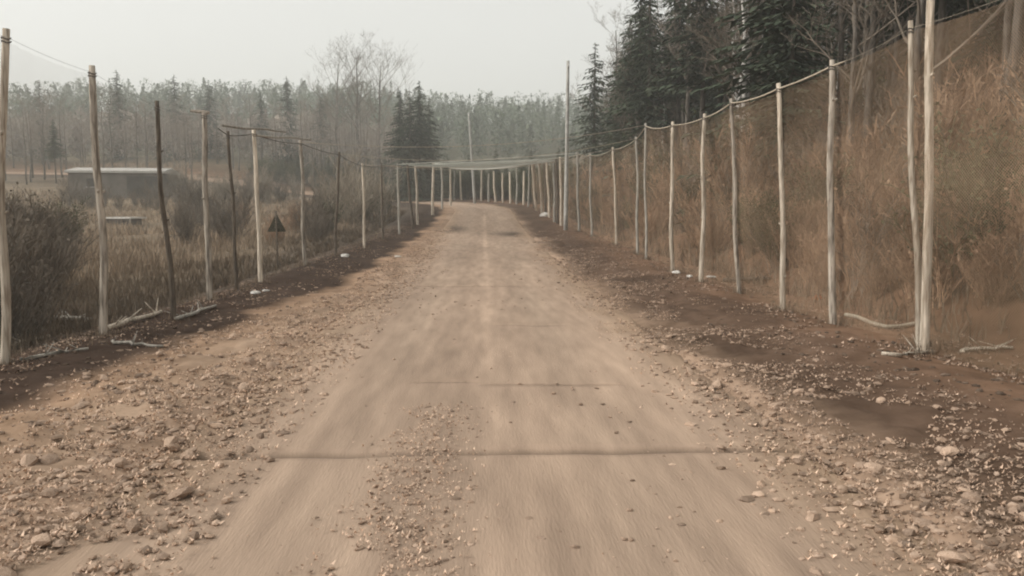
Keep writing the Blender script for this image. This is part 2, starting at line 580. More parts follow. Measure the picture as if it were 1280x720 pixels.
# ------------------------------------------------------------------ poles of the net corridor
def make_pole(px0, d, px1, py1, m, r=0.095, name='net_pole', bend=0.04, seed=0, arm=None, py0=None):
    rr = random.Random(seed * 31 + 5)
    r *= 0.64 if d < 55 else 0.95
    b = ray_at(px0, 300, d)
    b.z = land1(b.x, b.y)
    top = ray_at(px1, py1, d)
    root = Vector((b.x, b.y, b.z))
    mb = MB()
    n = 15
    pts, rad = [], []
    ph, ph2 = rr.uniform(0, 6.3), rr.uniform(0, 6.3)
    loc_top = top - root
    for i in range(n):
        t = i / (n - 1)
        p = Vector((0, 0, -0.45)).lerp(loc_top, t)
        k = math.sin(math.pi * t)
        p.x += bend * k * (math.sin(ph + 3.2 * t) + 0.55 * math.sin(ph2 + 9 * t))
        p.y += bend * k * math.cos(ph2 + 4 * t)
        pts.append(p)
        base_r = r * (1.1 - 0.32 * t)
        rad.append([base_r * (1 + rr.uniform(-0.07, 0.07)) for _ in range(9)])
    mb.tube(pts, rad, 9)
    # stubs of lopped branches
    for _ in range(rr.randint(2, 4)):
        t = rr.uniform(0.2, 0.95)
        i = int(t * (n - 1))
        an = rr.uniform(0, 6.28)
        dirv = Vector((math.cos(an), math.sin(an), 0.6)).normalized()
        p = pts[i]
        mb.tube([p, p + dirv * (r * 1.0 + 0.05)], [r * 0.42, r * 0.3], 5)
    me = mb.mesh(name, m, True)
    o = link(name, me, None, root)
    # the wire lashing that holds the top cable
    tie = MB()
    tz = pts[-1] + (pts[-2] - pts[-1]).normalized() * 0.14
    for q in (0, 0.05):
        ring = [tz + Vector((math.cos(a) * r * 0.95, math.sin(a) * r * 0.95, -q + 0.015 * math.sin(a * 2))) for a in np.linspace(0, 2 * math.pi, 11)]
        tie.tube(ring, [0.011] * 11, 4)
    tie.build('wire_tie', M['wire'], o)
    if arm:
        am = MB()
        p = pts[-1] + Vector((0, 0, -0.06))
        am.tube([p + Vector((-arm, 0.02, 0.05)), p + Vector((0.12, -0.02, 0))], [0.035, 0.045], 7)
        am.build('arm', m, o)
    return o, top


LEFT = [  # px base, distance, px top, py top, material, radius, label
    (-8, 12.2, 8, 36, 'pale', 0.10, 'pale pole standing next before the half dark pole on the triangular sign side'),
    (122, 14.9, 115, 82, 'worn', 0.11, 'stout straight pale pole, the next before a dark crooked one, triangular sign side'),
    (213, 17.0, 196, 126, 'bark', 0.085, 'dark barked pole leaning to the field, first dark one before the triangular sign'),
    (260, 20.4, 255, 138, 'worn', 0.12, 'pale pole with a short cross arm at its top, before the triangular sign'),
    (294, 23.0, 285, 164, 'bark', 0.08, 'thin dark barked pole between two pale ones, just before the triangular sign'),
    (325, 24.8, 317, 162, 'pale', 0.115, 'pale pole right before the triangular sign with white rubbish at its foot'),
    (381, 32.0, 375, 175, 'worn', 0.12, 'pale pole next behind the triangular sign'),
    (419, 37.0, 424, 190, 'bark', 0.10, 'dark pole tilting to the road, second behind the triangular sign'),
    (455, 43.0, 453, 204, 'pale', 0.11, 'pale pole third behind the triangular sign, white sack near its foot'),
    (479, 50.0, 477, 204, 'bark', 0.10, 'dark pole fourth behind the triangular sign'),
    (500, 57.0, 497, 204, 'grey', 0.09, 'grey pole fifth behind the triangular sign'),
    (517, 64.0, 509, 205, 'bark', 0.12, 'dark pole sixth behind the triangular sign, leaning outward'),
    (523, 69.0, 519, 207, 'pale', 0.12, 'pale pole seventh behind the triangular sign'),
    (541, 84.0, 542, 204, 'pale', 0.16, 'thick pale pole eighth behind the triangular sign, before the bend'),
    (553, 95.0, 552, 207, 'grey', 0.13, 'grey pole ninth behind the triangular sign, at the start of the bend'),
    (564, 104.0, 563, 209, 'pale', 0.14, 'last pale pole on the inside of the bend'),
]
RIGHT = [
    (1158, 13.2, 1138, 26, 'pale', 0.085, 'pale pole leaning away from the tall post it shares its foot with'),
    (1048, 16.0, 1040, 75, 'worn', 0.11, 'worn pale pole first beyond the tall post, where the top cable ends'),
    (984, 17.7, 973, 104, 'pale', 0.095, 'knotty pale pole second beyond the tall post, leaning to the road'),
    (928, 21.6, 914, 123, 'worn', 0.095, 'worn pale pole third beyond the tall post, leaning to the road'),
    (877, 24.6, 881, 142, 'pale', 0.11, 'crooked pale pole fourth beyond the tall post, tilted to the bank'),
    (842, 28.2, 841, 152, 'pale', 0.115, 'straight pale pole fifth beyond the tall post, white rag at its foot'),
    (808, 35.0, 807, 154, 'grey', 0.09, 'grey pole sixth beyond the tall post'),
    (798, 38.5, 795, 171, 'grey', 0.11, 'grey pole seventh beyond the tall post'),
    (771, 46.0, 766, 184, 'pale', 0.125, 'pale pole eighth beyond the tall post, leaning slightly to the road'),
    (740, 54.0, 738, 192, 'grey', 0.13, 'grey pole ninth beyond the tall post, just before the electricity pole'),
    (724, 59.0, 722, 190, 'grey', 0.11, 'thin grey pole tenth beyond the tall post, beside the electricity pole'),
    (702, 66.0, 700, 196, 'pale', 0.13, 'pale pole next behind the electricity pole on the bank side'),
    (693, 71.0, 692, 200, 'grey', 0.13, 'grey pole second behind the electricity pole on the bank side'),
    (687, 78.0, 683, 199, 'pale', 0.15, 'bright pale pole above the white sack heap before the bend'),
    (678, 83.0, 673, 199, 'pale', 0.15, 'bright pale pole, the next behind the white sack heap'),
    (671, 90.0, 664, 201, 'pale', 0.13, 'slanting pale pole second behind the white sack heap'),
    (660, 98.0, 662, 204, 'grey', 0.13, 'grey pole third behind the white sack heap, where the bend begins'),
]
GL, GR = 'net poles along the field side', 'net poles along the bank side'
tops_l, tops_r = [], []
for i, (a, d, b, c, m, r, lab) in enumerate(LEFT):
    o, t = make_pole(a, d, b, c, M[m], r, seed=i + 1, arm=0.34 if i == 3 else None, bend=0.045)
    tag(o, lab, 'pole', GL)
    tops_l.append(t)
for i, (a, d, b, c, m, r, lab) in enumerate(RIGHT):
    o, t = make_pole(a, d, b, c, M[m], r, seed=i + 41, bend=0.05)
    tag(o, lab, 'pole', GR)
    tops_r.append(t)
for i, (a, d, b, c) in enumerate([(697, 68.5, 695, 197), (682, 80.5, 680, 200), (667, 94.0, 668, 203)]):
    o, t = make_pole(a, d, b, c, M['bark'], 0.12, seed=i + 71, bend=0.05)
    tag(o, ['first', 'second', 'third'][i] + ' dark barked pole behind the electricity pole on the bank side', 'pole', GR)
# nearest right post: taller than the rest
o, t0 = make_pole(1163, 13.0, 1166, -60, M['pale'], 0.115, name='tall_post', seed=91, bend=0.03)
tag(o, 'tallest pale post of the bank side row with a leaning pole at its foot', 'pole', GR)

# poles on the outside of the bend, seen across the road's end
bend_tops = []
for i, (pxb, pxt, pyt) in enumerate([(655, 655, 214), (646, 646, 210), (638, 637, 215), (629, 628, 216), (620, 617, 214), (611, 611, 217), (602, 602, 213), (577, 575, 214), (568, 568, 214)]):
    # distance: where the ray meets the outer pole line
    best = min(np.arange(96, 150, 0.5), key=lambda d: abs(float(lateral(ray_at(pxb, 250, d).x, d)[0]) - 7.2))
    o, t = make_pole(pxb, float(best), pxt, pyt, M['grey' if i in (1, 5, 8) else 'pale'], 0.17, seed=i + 141, bend=0.05)
    tag(o, ['first', 'second', 'third', 'fourth', 'fifth', 'sixth', 'seventh', 'eighth', 'ninth'][i] + ' pole of the far row outside the bend, counted from the bank', 'pole', 'poles on the outside of the bend')
    bend_tops.append(t)


# electricity poles
def electricity_pole(px0, d, px1, py1, label, r=0.16):
    b = ray_at(px0, 300, d)
    b.z = land1(b.x, b.y)
    top = ray_at(px1, py1, d)
    root = empty('electricity_pole', b)
    mb = MB()
    n = 8
    mb.tube([Vector((0, 0, -0.5)).lerp(top - b, i / (n - 1)) for i in range(n)], [r * (1.1 - 0.4 * i / (n - 1)) for i in range(n)], 10)
    mb.build('shaft', M['concrete'], root, True)
    ca = MB()
    tp = top - b
    ca.box((tp.x - 0.05, tp.y - 0.62, tp.z - 0.55), (tp.x + 0.05, tp.y + 0.62, tp.z - 0.47))
    ca.build('cross_arm', M['concrete'], root)
    for q in (-0.55, 0.55):
        ins = MB()
        ins.tube([(tp.x, tp.y + q, tp.z - 0.47), (tp.x, tp.y + q, tp.z - 0.38), (tp.x, tp.y + q, tp.z - 0.30)], [0.03, 0.055, 0.03], 8)
        ins.build('insulator', M['white'], root, True)
    tag(root, label, 'pole', 'electricity poles')
    return root


electricity_pole(707, 60.0, 710, 76, 'tall slim electricity pole standing before the dark spruce by the bank')
electricity_pole(594, 113.0, 586, 141, 'tall slim electricity pole standing in front of the far row at the bend', 0.2)


# ------------------------------------------------------------------ cables and ropes
def sagged(a, b, sag, n=8):
    return [a.lerp(b, i / n) + Vector((0, 0, -sag * 4 * (i / n) * (1 - i / n))) for i in range(n + 1)]


def cable(name, tops, r, m, sag=0.10, dz=-0.12, y_thin=0.0):
    mb = MB()
    pts = []
    for a, b in zip(tops[:-1], tops[1:]):
        L_ = (b - a).length
        seg = sagged(a + Vector((0, 0, dz)), b + Vector((0, 0, dz)), sag * L_ / 6.0)
        pts += seg if not pts else seg[1:]
    mb.tube(pts, [r * (0.14 if p.y < y_thin else 1.0) for p in pts], 5)
    return mb.build(name, m, None, True), pts


# the bank side carries on past the tall post, towards and behind the viewer
near_r = [Vector((7.3, -4.0, 5.2)), Vector((7.3, 4.0, 5.3)), Vector((7.25, 9.0, 5.45))]
right_line = near_r + tops_r
near_l = [Vector((-7.3, -4.0, 5.2)), Vector((-7.3, 6.0, 5.2))]
left_line = near_l + tops_l
o, pts_r = cable('top_cable', right_line, 0.02, M['rope'], y_thin=15.4)
tag(o, 'sagging brown cable along the pole tops on the bank side', 'cable', 'cables along the pole tops')
o, pts_l = cable('top_cable', left_line, 0.016, M['wire'], sag=0.08, y_thin=22.0)
tag(o, 'thin dark cable along the pole tops on the field side', 'cable', 'cables along the pole tops')
o, pts_b = cable('top_cable', [tops_r[-1]] + [Vector((p.x, p.y, ray_at(605 + 1000 * p.x / p.y, 205, p.y).z)) for p in bend_tops], 0.12, M['ropepale'], sag=0.02, dz=0.0)
tag(o, 'thick pale rope above the far row of poles at the bend', 'cable', 'cables along the pole tops')
# lines strung over the road; the nearest hang from the eighth pole on
for i, (a, b) in enumerate([(10, 10), (11, 11), (11, 12), (12, 12), (12, 13), (13, 13), (13, 14), (14, 15), (15, 16)]):
    mb = MB()
    seg = sagged(tops_l[a] + Vector((0, 0, -0.08)), tops_r[b] + Vector((0, 0, -0.08)), 0.05 + 0.16 * (i % 3), 14)
    mb.tube(seg, [0.028 + 0.009 * i] * len(seg), 5)
    o = mb.build('cross_line', M['ropepale'], None, True)
    tag(o, ['first', 'second', 'third', 'fourth', 'fifth', 'sixth', 'seventh', 'eighth', 'last'][i] + ' pale line strung high across the road, counted toward the bend', 'cable', 'lines strung across the road')


for i, (a, da, b_, db, m, lab) in enumerate([
    ((276, 157), 22.9, (356, 164), 26.2, 'grey', 'thin rail lashed level to the pole tops just before the triangular sign'),
    ((314, 169), 24.7, (388, 174), 31.8, 'grey', 'second thin rail lashed to the pole tops above the triangular sign')]):
    p, q = ray_at(*a, da), ray_at(*b_, db)
    mb = MB()
    pts_ = [p.lerp(q, k / 6) + Vector((0.02 * math.sin(k * 2.1), 0.08, 0.02 * math.cos(k * 1.7))) for k in range(7)]
    mb.tube(pts_, [0.036, 0.035, 0.033, 0.032, 0.031, 0.029, 0.026], 7)
    tag(mb.build('top_rail', M[m], None, True), lab, 'rail', 'rails on the pole tops')


# ------------------------------------------------------------------ nets
def sheet(name, A, B, rows_, m, wob, seed):
    """open sheet between polyline A (top) and B (bottom), with folds"""
    A, B = np.array([tuple(p) for p in A]), np.array([tuple(p) for p in B])
    n = len(A)
    Vs, U = [], []
    run = np.concatenate([[0], np.cumsum(np.linalg.norm(np.diff(A, axis=0), axis=1))])
    for j in range(rows_ + 1):
        t = j / rows_
        P = A * (1 - t) + B * t
        f = vnoise(run * 0.8 + seed, np.full(n, t * 1.5), seed) * wob * math.sin(math.pi * min(1, t * 0.85 + 0.05))
        P = P.copy()
        P[:, 0] += f
        P[:, 2] += 0.35 * f
        Vs.append(P)
        U.append(np.stack([run, np.full(n, np.linalg.norm(B - A, axis=1).mean() * t)], 1))
    Vs = np.concatenate(Vs)
    U = np.concatenate(U)
    idx = np.arange(len(Vs)).reshape(rows_ + 1, n)
    Fa = np.stack([idx[:-1, :-1], idx[:-1, 1:], idx[1:, 1:], idx[1:, :-1]], -1).reshape(-1, 4)
    me = np_mesh(name, Vs, Fa, m, None, True)
    uvl = me.uv_layers.new(name='UVMap')
    li = np.empty(len(me.loops), np.int32)
    me.loops.foreach_get('vertex_index', li)
    uvl.data.foreach_set('uv', U[li].astype(np.float32).ravel())
    return link(name, me)


def foot(pts, dx, lift=0.05):
    return [Vector((p.x + dx, p.y, land1(p.x + dx, p.y) + lift)) for p in pts]


A = [p + Vector((0.12, 0, -0.02)) for p in pts_r]
tag(sheet('side_net', A, foot(A, 0.35, 0.02), 10, M['net_r'], 0.22, 3), 'brown side net hanging from the cable on the bank side', 'net', 'side nets')
A = [p + Vector((-0.12, 0, -0.02)) for p in pts_l]
tag(sheet('side_net', A, foot(A, -0.3, 0.04), 10, M['net_l'], 0.20, 5), 'thin grey side net hanging from the cable on the field side', 'net', 'side nets')


def along(tops, ys):
    ty_, = [np.array([p.y for p in tops])]
    return [Vector((np.interp(y, ty_, [p.x for p in tops]), y, np.interp(y, ty_, [p.z for p in tops]))) for y in ys]


ys = np.arange(60, 104, 1.5)
A, B = along(tops_l[6:], ys), along(tops_r[6:], np.minimum(ys, 98))
o = sheet('overhead_net', A, B, 12, M['net_o'], 0.1, 9)
vs = o.data.vertices
nA = len(A)
for i, v in enumerate(vs):
    t = (i // nA) / 12
    v.co.z -= 0.45 * 4 * t * (1 - t) * (0.6 + 0.4 * math.sin(v.co.y * 0.9)) + 0.05
tag(o, 'pale green net stretched over the road before the bend', 'net', 'overhead nets')
ys = np.arange(36, 60, 1.5)
A, B = along(tops_l[5:], ys), along(tops_r[4:], ys)
o = sheet('overhead_net', A, B, 12, M['net_v'], 0.1, 10)
nA = len(A)
for i, v in enumerate(o.data.vertices):
    t = (i // nA) / 12
    v.co.z -= 0.5 * 4 * t * (1 - t) * (0.7 + 0.3 * math.sin(v.co.y * 0.8)) + 0.05
tag(o, 'very thin veil of green net over the road above the electricity pole approach', 'net', 'overhead nets')
for i, (a, b) in enumerate([(6, 6), (7, 7), (8, 8), (9, 9)]):
    mb = MB()
    seg = sagged(tops_l[a] + Vector((0, 0, -0.08)), tops_r[b] + Vector((0, 0, -0.08)), 0.5 + 0.12 * (i % 2), 14)
    mb.tube(seg, [0.011] * len(seg), 5)
    tag(mb.build('cross_wire', M['rope'], None, True), ['first', 'second', 'third', 'fourth'][i] + ' thin wire sagging over the road beyond the triangular sign', 'cable', 'thin wires across the road')

# ------------------------------------------------------------------ triangular sign seen from behind
b = ray_at(347, 335, 31.5)
b.z = land1(b.x, b.y)
sign = empty('road_sign', b)
tag(sign, 'triangular road sign seen from its dark back, on a slim post', 'sign')
mb = MB()
mb.tube([(0, 0, -0.4), (0, 0, 1.0), (0, 0, 2.35)], [0.032] * 3, 8)
mb.build('post', M['bark'], sign, True)
zt = ray_at(344, 266, 31.5).z - b.z
zb = ray_at(344, 290, 31.5).z - b.z


def tri_plate(w, z0, z1, y0, y1, cut):
    prof = []
    P = [Vector((-w, 0, z0)), Vector((w, 0, z0)), Vector((0, 0, z1))]
    for i in range(3):
        a, b_, c = P[i - 1], P[i], P[(i + 1) % 3]
        for t in (0, 0.33, 0.67, 1):
            p1 = b_ + (a - b_).normalized() * cut * (1 - t)
            p2 = b_ + (c - b_).normalized() * cut * t
            q = (p1 * (1 - t) + p2 * t) * 0.75 + 0.25 * (b_.lerp((a + c) / 2, 0.08))
            prof.append(q)
    m_ = MB()
    n = len(prof)
    for y in (y0, y1):
        for p in prof:
            m_.v.append(Vector((p.x, y, p.z)))
            m_.c.append(1.0)
    m_.f.append(tuple(range(n)))
    m_.f.append(tuple(reversed(range(n, 2 * n))))
    for i in range(n):
        k = (i + 1) % n
        m_.f.append((i, i + n, k + n, k))
    return m_


tri_plate(0.38, zb, zt, 0.036, 0.046, 0.07).build('panel', M['signback'], sign)
for q in (0.3, 0.62):
    cl = MB()
    zz = zb + (zt - zb) * q * 0.8
    cl.box((-0.06, -0.04, zz - 0.02), (0.06, 0.0355, zz + 0.02))
    cl.build('clamp', M['bark'], sign)

# ------------------------------------------------------------------ farm building and low shed across the field
p0, p1 = ray_at(82, 213, 112), ray_at(196, 213, 112)
zg = min(land1(p0.x, 112), land1(p1.x, 112)) - 0.3
bw, bh = p1.x - p0.x, p0.z - zg
house = empty('farm_building', ((p0.x + p1.x) / 2, 116, zg))
house.rotation_euler = (0, 0, R(6))
tag(house, 'long low farm building with pale roof edge across the field', 'building')
mb = MB()
mb.box((-bw / 2, -3.6, 0), (bw / 2, 3.6, bh - 0.35))
mb.build('wall', M['wall'], house)
mb = MB()
i0 = len(mb.v)
ov = 0.35
for x in (-bw / 2 - ov, bw / 2 + ov):
    for y, z in ((-4.0, bh - 0.32), (4.0, bh - 0.32), (4.0, bh - 0.02), (0, bh + 0.55), (-4.0, bh - 0.02)):
        mb.v.append(Vector((x, y, z)))
        mb.c.append(1.0)
mb.f += [(0, 1, 2, 3, 4), (9, 8, 7, 6, 5), (0, 4, 9, 5), (4, 3, 8, 9), (3, 2, 7, 8), (2, 1, 6, 7), (1, 0, 5, 6)]
mb.build('roof', M['roofpale'], house)
mb = MB()
mb.box((bw / 2 - 4.7, -3.66, 0.9), (bw / 2 - 0.3, -3.55, bh - 0.75))
dr = mb.build('gate', M['dark'], house)
for k in range(1):
    mb = MB()
    x = -bw / 2 + 2.3 + 2.3 * k
    mb.box((x, -3.63, bh - 2.2), (x + 1.0, -3.55, bh - 1.1))
    w = mb.build('window', M['dark'], house)
    mb = MB()
    mb.box((x - 0.08, -3.70, bh - 2.3), (x + 1.08, -3.57, bh - 2.2))
    mb.build('sill', M['roofpale'], w)

b = ray_at(156, 290, 72)
b.z = land1(b.x, b.y) - 0.05
h = ray_at(156, 272, 72).z - b.z
shed = empty('low_shed', b, R(-14))
tag(shed, 'small low shed with a flat pale roof in the dry field', 'shed')
mb = MB()
mb.box((-1.15, -0.8, 0), (1.15, 0.8, h - 0.1))
mb.build('wall', M['wall'], shed)
mb = MB()
mb.box((-1.45, -1.05, h - 0.095), (1.45, 1.05, h + 0.05))
mb.build('roof', M['white'], shed)
mb = MB()
mb.box((0.35, -0.84, 0.05), (1.0, -0.795, h - 0.25))
mb.build('door', M['dark'], shed)
for x in (-1.32, 1.32):
    mb = MB()
    mb.box((x - 0.05, -0.97, -0.1), (x + 0.05, -0.87, h - 0.097))
    mb.build('roof_post', M['grey'], shed)


# ------------------------------------------------------------------ trees
def bare_tree(name, h, seed, m_trunk, m_twig, spread=0.33, clear=0.3, n_limb=13, droop=0.0, r0=None, lean=0.0, twigs=5):
    rr = random.Random(seed)
    T, Cw = MB(), MB()
    r0 = r0 or h * 0.012
    n = 9
    tp = []
    x = y = 0.0
    for i in range(n):
        t = i / (n - 1)
        tp.append(Vector((x + lean * h * t, y, -0.4 + (h + 0.4) * t * 0.97)))
        x += rr.uniform(-1, 1) * h * 0.012
        y += rr.uniform(-1, 1) * h * 0.012
    T.tube(tp, [r0 * (1.0 - 0.9 * (i / (n - 1)) ** 0.9) + 0.012 for i in range(n)], 7)

    def limb(p, d, L_, r, lev, dest):
        k = 4 if lev < 2 else 3
        pts, q, dd = [p], p, d.copy()
        for i in range(k):
            dd = (dd + Vector((rr.uniform(-1, 1), rr.uniform(-1, 1), rr.uniform(-0.6, 1.0) + (0.25 - droop * (lev + 1)))) * 0.22).normalized()
            q = q + dd * (L_ / k)
            pts.append(q)
        if lev >= 2:
            w = max(r, 0.012)
            side = dd.cross(Vector((rr.uniform(-1, 1), rr.uniform(-1, 1), rr.uniform(-1, 1)))).normalized() * w
            tn = rr.uniform(0.75, 1.25)
            for a, b_ in zip(pts[:-1], pts[1:]):
                dest.tri(a - side, a + side, b_ + side * 0.3, tn)
        else:
            dest.tube(pts, [r * (1 - 0.75 * i / k) for i in range(k + 1)], 4 if lev == 0 else 3, False, rr.uniform(0.85, 1.1))
        if lev < 3:
            for _ in range([6, twigs, 4][lev]):
                t = rr.uniform(0.25, 1.0)
                i = min(int(t * k), k - 1)
                pp = pts[i].lerp(pts[i + 1], t * k - i)
                an = rr.uniform(0, 6.28)
                nd = (dd * rr.uniform(0.5, 1.0) + Vector((math.cos(an), math.sin(an), rr.uniform(-0.3, 0.7) - droop)) * 0.8).normalized()
                limb(pp, nd, L_ * rr.uniform(0.35, 0.6), r * 0.42, lev + 1, dest)

    for i in range(n_limb):
        t = clear + (1 - clear) * (i + rr.random()) / n_limb
        k = t * (n - 1)
        a = min(int(k), n - 2)
        p = tp[a].lerp(tp[a + 1], k - a)
        an = i * 2.4 + rr.uniform(-0.5, 0.5)
        up = 0.35 + 0.9 * t
        d = Vector((math.cos(an), math.sin(an), up)).normalized()
        L_ = h * spread * (1.15 - 0.75 * t) * rr.uniform(0.75, 1.2)
        limb(p, d, L_, r0 * 0.42 * (1.15 - t), 0, Cw)
    return {'name': name, 'trunk': T.mesh('trunk', m_trunk, True), 'crown': Cw.mesh('crown', m_twig)}


def conifer(name, h, seed, w=0.2, base=0.06, ragged=0.25):
    rr = random.Random(seed)
    T, Cw = MB(), MB()
    T.tube([(0, 0, -0.4), (0, 0, h * 0.5), (0, 0, h)], [h * 0.013, h * 0.008, 0.02], 7)
    nw = int(h * 3.4)
    for i in range(nw):
        t = base + (1 - base) * i / nw
        z = h * t
        L0 = h * w * (1 - t) ** 0.85 + 0.15
        for k in range(rr.randint(6, 8)):
            an = rr.uniform(0, 6.28)
            L_ = L0 * rr.uniform(1 - 2 * ragged, 1 + ragged)
            d = Vector((math.cos(an), math.sin(an), 0))
            sd = Vector((-d.y, d.x, 0))
            p = Vector((0, 0, z + rr.uniform(-0.2, 0.2)))
            drp = rr.uniform(0.25, 0.5)
            m_ = max(3, int(L_ / 0.38))
            tn = rr.uniform(0.6, 1.3)
            for j in range(m_):
                a, b_ = j / m_, (j + 1.3) / m_
                q0 = p + d * L_ * a + Vector((0, 0, -drp * L_ * a * (1 - 0.35 * a)))
                q1 = p + d * L_ * b_ + Vector((0, 0, -drp * L_ * b_ * (1 - 0.35 * b_)))
                wd = 0.26 * L_ * (1 - a * 0.75) * rr.uniform(0.6, 1.25) + 0.06
                for s_ in (-1, 1):
                    tip = q1 + sd * s_ * wd + Vector((rr.uniform(-.08, .08), rr.uniform(-.08, .08), rr.uniform(-0.32, -0.02) * (0.4 + wd)))
                    Cw.tri(q0, q0.lerp(q1, 0.65) + Vector((0, 0, rr.uniform(-0.02, 0.05))), tip, tn * rr.uniform(0.8, 1.2))
    return {'name': name, 'trunk': T.mesh('trunk', M['trunk'], True), 'crown': Cw.mesh('crown', M['needle'])}


def shrub(name, h, seed, m_twig, m_leaf=None, stems=26, spread=0.55, leaves=500):
    rr = random.Random(seed)
    T, Cw = MB(), MB()
    for i in range(stems):
        an, el = rr.uniform(0, 6.28), rr.uniform(0.0, spread)
        d = Vector((math.cos(an) * el, math.sin(an) * el, 1)).normalized()
        p = Vector((rr.uniform(-.25, .25) * h * 0.6, rr.uniform(-.25, .25) * h * 0.6, -0.15))
        L_ = h * rr.uniform(0.55, 1.05)
        pts = [p]
        dd = d.copy()
        for k in range(4):
            dd = (dd + Vector((rr.uniform(-1, 1), rr.uniform(-1, 1), rr.uniform(-.6, .6))) * 0.16).normalized()
            pts.append(pts[-1] + dd * L_ / 4)
        T.tube(pts, [0.017 * (1 - 0.2 * k) * (0.6 + h * 0.2) for k in range(5)], 3, False, rr.uniform(0.8, 1.2))
        for j in range(11):
            t = rr.uniform(0.2, 1.0) * 4
            k = min(int(t), 3)
            q = pts[k].lerp(pts[k + 1], t - k)
            nd = (dd + Vector((rr.uniform(-1, 1), rr.uniform(-1, 1), rr.uniform(-.2, .9))) * 0.8).normalized()
            e = q + nd * h * rr.uniform(0.12, 0.3)
            sd = nd.cross(Vector((rr.uniform(-1, 1), rr.uniform(-1, 1), .3))).normalized() * 0.015
            tn = rr.uniform(0.7, 1.3)
            Cw.tri(q - sd, q + sd, e, tn)
            for _ in range(3):
                q2 = q.lerp(e, rr.uniform(0.2, 0.9))
                n2 = (nd + Vector((rr.uniform(-1, 1), rr.uniform(-1, 1), rr.uniform(-.6, .9)))).normalized()
                e2 = q2 + n2 * h * rr.uniform(0.06, 0.15)
                Cw.tri(q2 - sd * 0.8, q2 + sd * 0.8, e2, tn)
                if m_leaf and rr.random() < leaves / (stems * 33):
                    u = Vector((rr.uniform(-1, 1), rr.uniform(-1, 1), rr.uniform(-1, 1))).normalized() * 0.055
                    v = Vector((rr.uniform(-1, 1), rr.uniform(-1, 1), rr.uniform(-1, 1))).normalized() * 0.045
                    Cw.quad(e2 - u, e2 + v, e2 + u, e2 - v, rr.uniform(0.6, 1.4))
    return {'name': name, 'trunk': T.mesh('stems', m_twig), 'crown': Cw.mesh('crown', m_leaf or m_twig)}


def put(proto, x, y, s=1.0, rz=None, label=None, cat='tree', group=None, dz=-0.1, sz=None):
    z = land1(x, y) + dz
    o = empty(proto['name'], (x, y, z), random.uniform(0, 6.28) if rz is None else rz, s)
    if sz:
        o.scale = (s, s, s * sz)
    link(proto['trunk'].name.split('.')[0], proto['trunk'], o)
    link('crown', proto['crown'], o)
    tag(o, label, cat, group)
    return o


BARE = [bare_tree('leafless_tree', 15, 100 + i, M['trunk'], M['twig'], spread=0.30 + 0.05 * (i % 2), clear=0.25 + 0.07 * i) for i in range(4)]
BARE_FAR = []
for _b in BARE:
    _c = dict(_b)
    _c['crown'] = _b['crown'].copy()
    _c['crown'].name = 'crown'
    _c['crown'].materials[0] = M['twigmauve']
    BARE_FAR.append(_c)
WIDE = bare_tree('spreading_tree', 17, 210, M['trunk'], M['twig'], spread=0.46, clear=0.38, n_limb=15, r0=0.30)
BIRCH = [bare_tree('birch_tree', 17, 300 + i, M['birch'], M['twig'], spread=0.22, clear=0.35, droop=0.16, lean=0.04 * (i - 1), n_limb=14, r0=0.17) for i in range(3)]
SPRUCE = [conifer('spruce_tree', 14, 400 + i, w=0.19 + 0.03 * i) for i in range(3)]
PINE = conifer('pine_tree', 15, 420, w=0.24, base=0.42, ragged=0.35)
SH_BROWN = [shrub('brown_shrub', 2.2, 500 + i, M['twigbrown'], M['twigbrown'], stems=46, leaves=60) for i in range(3)]
SH_GREY = [shrub('leafless_shrub', 2.4, 520 + i, M['twig']) for i in range(2)]
SH_DARK = [shrub('dense_shrub', 2.6, 550 + i, M['trunk'], M['twig'], stems=60, leaves=200) for i in range(2)]
SH_PALE = [shrub('pale_shrub', 3.6, 540 + i, M['twigpale'], stems=40, spread=0.6) for i in range(2)]
SH_OLIVE = [shrub('olive_shrub', 2.8, 560 + i, M['twig'], M['olive'], stems=34, leaves=1100) for i in range(2)]


def px_of(x, y):
    return 605 + 1000 * x / y


# -- bank side wood: rows up the hill behind the net
LB = {
    'leafless_tree': 'leafless grey tree in the wood above the brown bank',
    'birch_tree': 'white stemmed leafless birch in the wood above the brown bank',
    'spruce_tree': 'dark green spruce in the wood above the brown bank',
    'pine_tree': 'pine with bare lower trunk in the wood above the brown bank',
}
GRP = {k: k.replace('_', ' ') + 's above the bank' for k in LB}
_p = ray_at(744, 52, 92)
put(SPRUCE[2], _p.x, _p.y, s=(_p.z - land1(_p.x, _p.y)) / 14.0, label='lone dark spruce with a pointed top behind the electricity pole', cat='tree')
rr = random.Random(77)
placed = []
n = 0
tries = 0
while n < 345 and tries < 16000:
    tries += 1
    y = rr.uniform(18, 135)
    s_ = 14 + 46 * rr.random() ** 1.3
    if y > 92:
        x = s_ + rr.uniform(0, 5)
    else:
        x = s_
    px = px_of(x, y)
    if px < 768 or px > 1600:
        continue
    if y < 32 and s_ < 16:
        continue
    if any((x - a) ** 2 + (y - b_) ** 2 < 3.2 for a, b_ in placed):
        continue
    placed.append((x, y))
    q = rr.random()
    P = rr.choice(BARE) if q < 0.60 else rr.choice(BIRCH) if q < 0.70 else rr.choice(SPRUCE) if q < 0.89 else PINE
    put(P, x, y, rr.uniform(0.95, 1.4), rr.uniform(0, 6.28), LB[P['name']], 'tree', GRP[P['name']], dz=-0.3)
    n += 1
# birches that stand out against the wood
for i, (px, d, s_) in enumerate([(832, 78, 1.15), (922, 55, 0.95), (958, 58, 1.0), (1078, 42, 0.9)]):
    p = ray_at(px, 200, d)
    put(BIRCH[i % 3], p.x, p.y, s_, 1.3 * i, LB['birch_tree'], 'tree', GRP['birch_tree'], dz=-0.3)

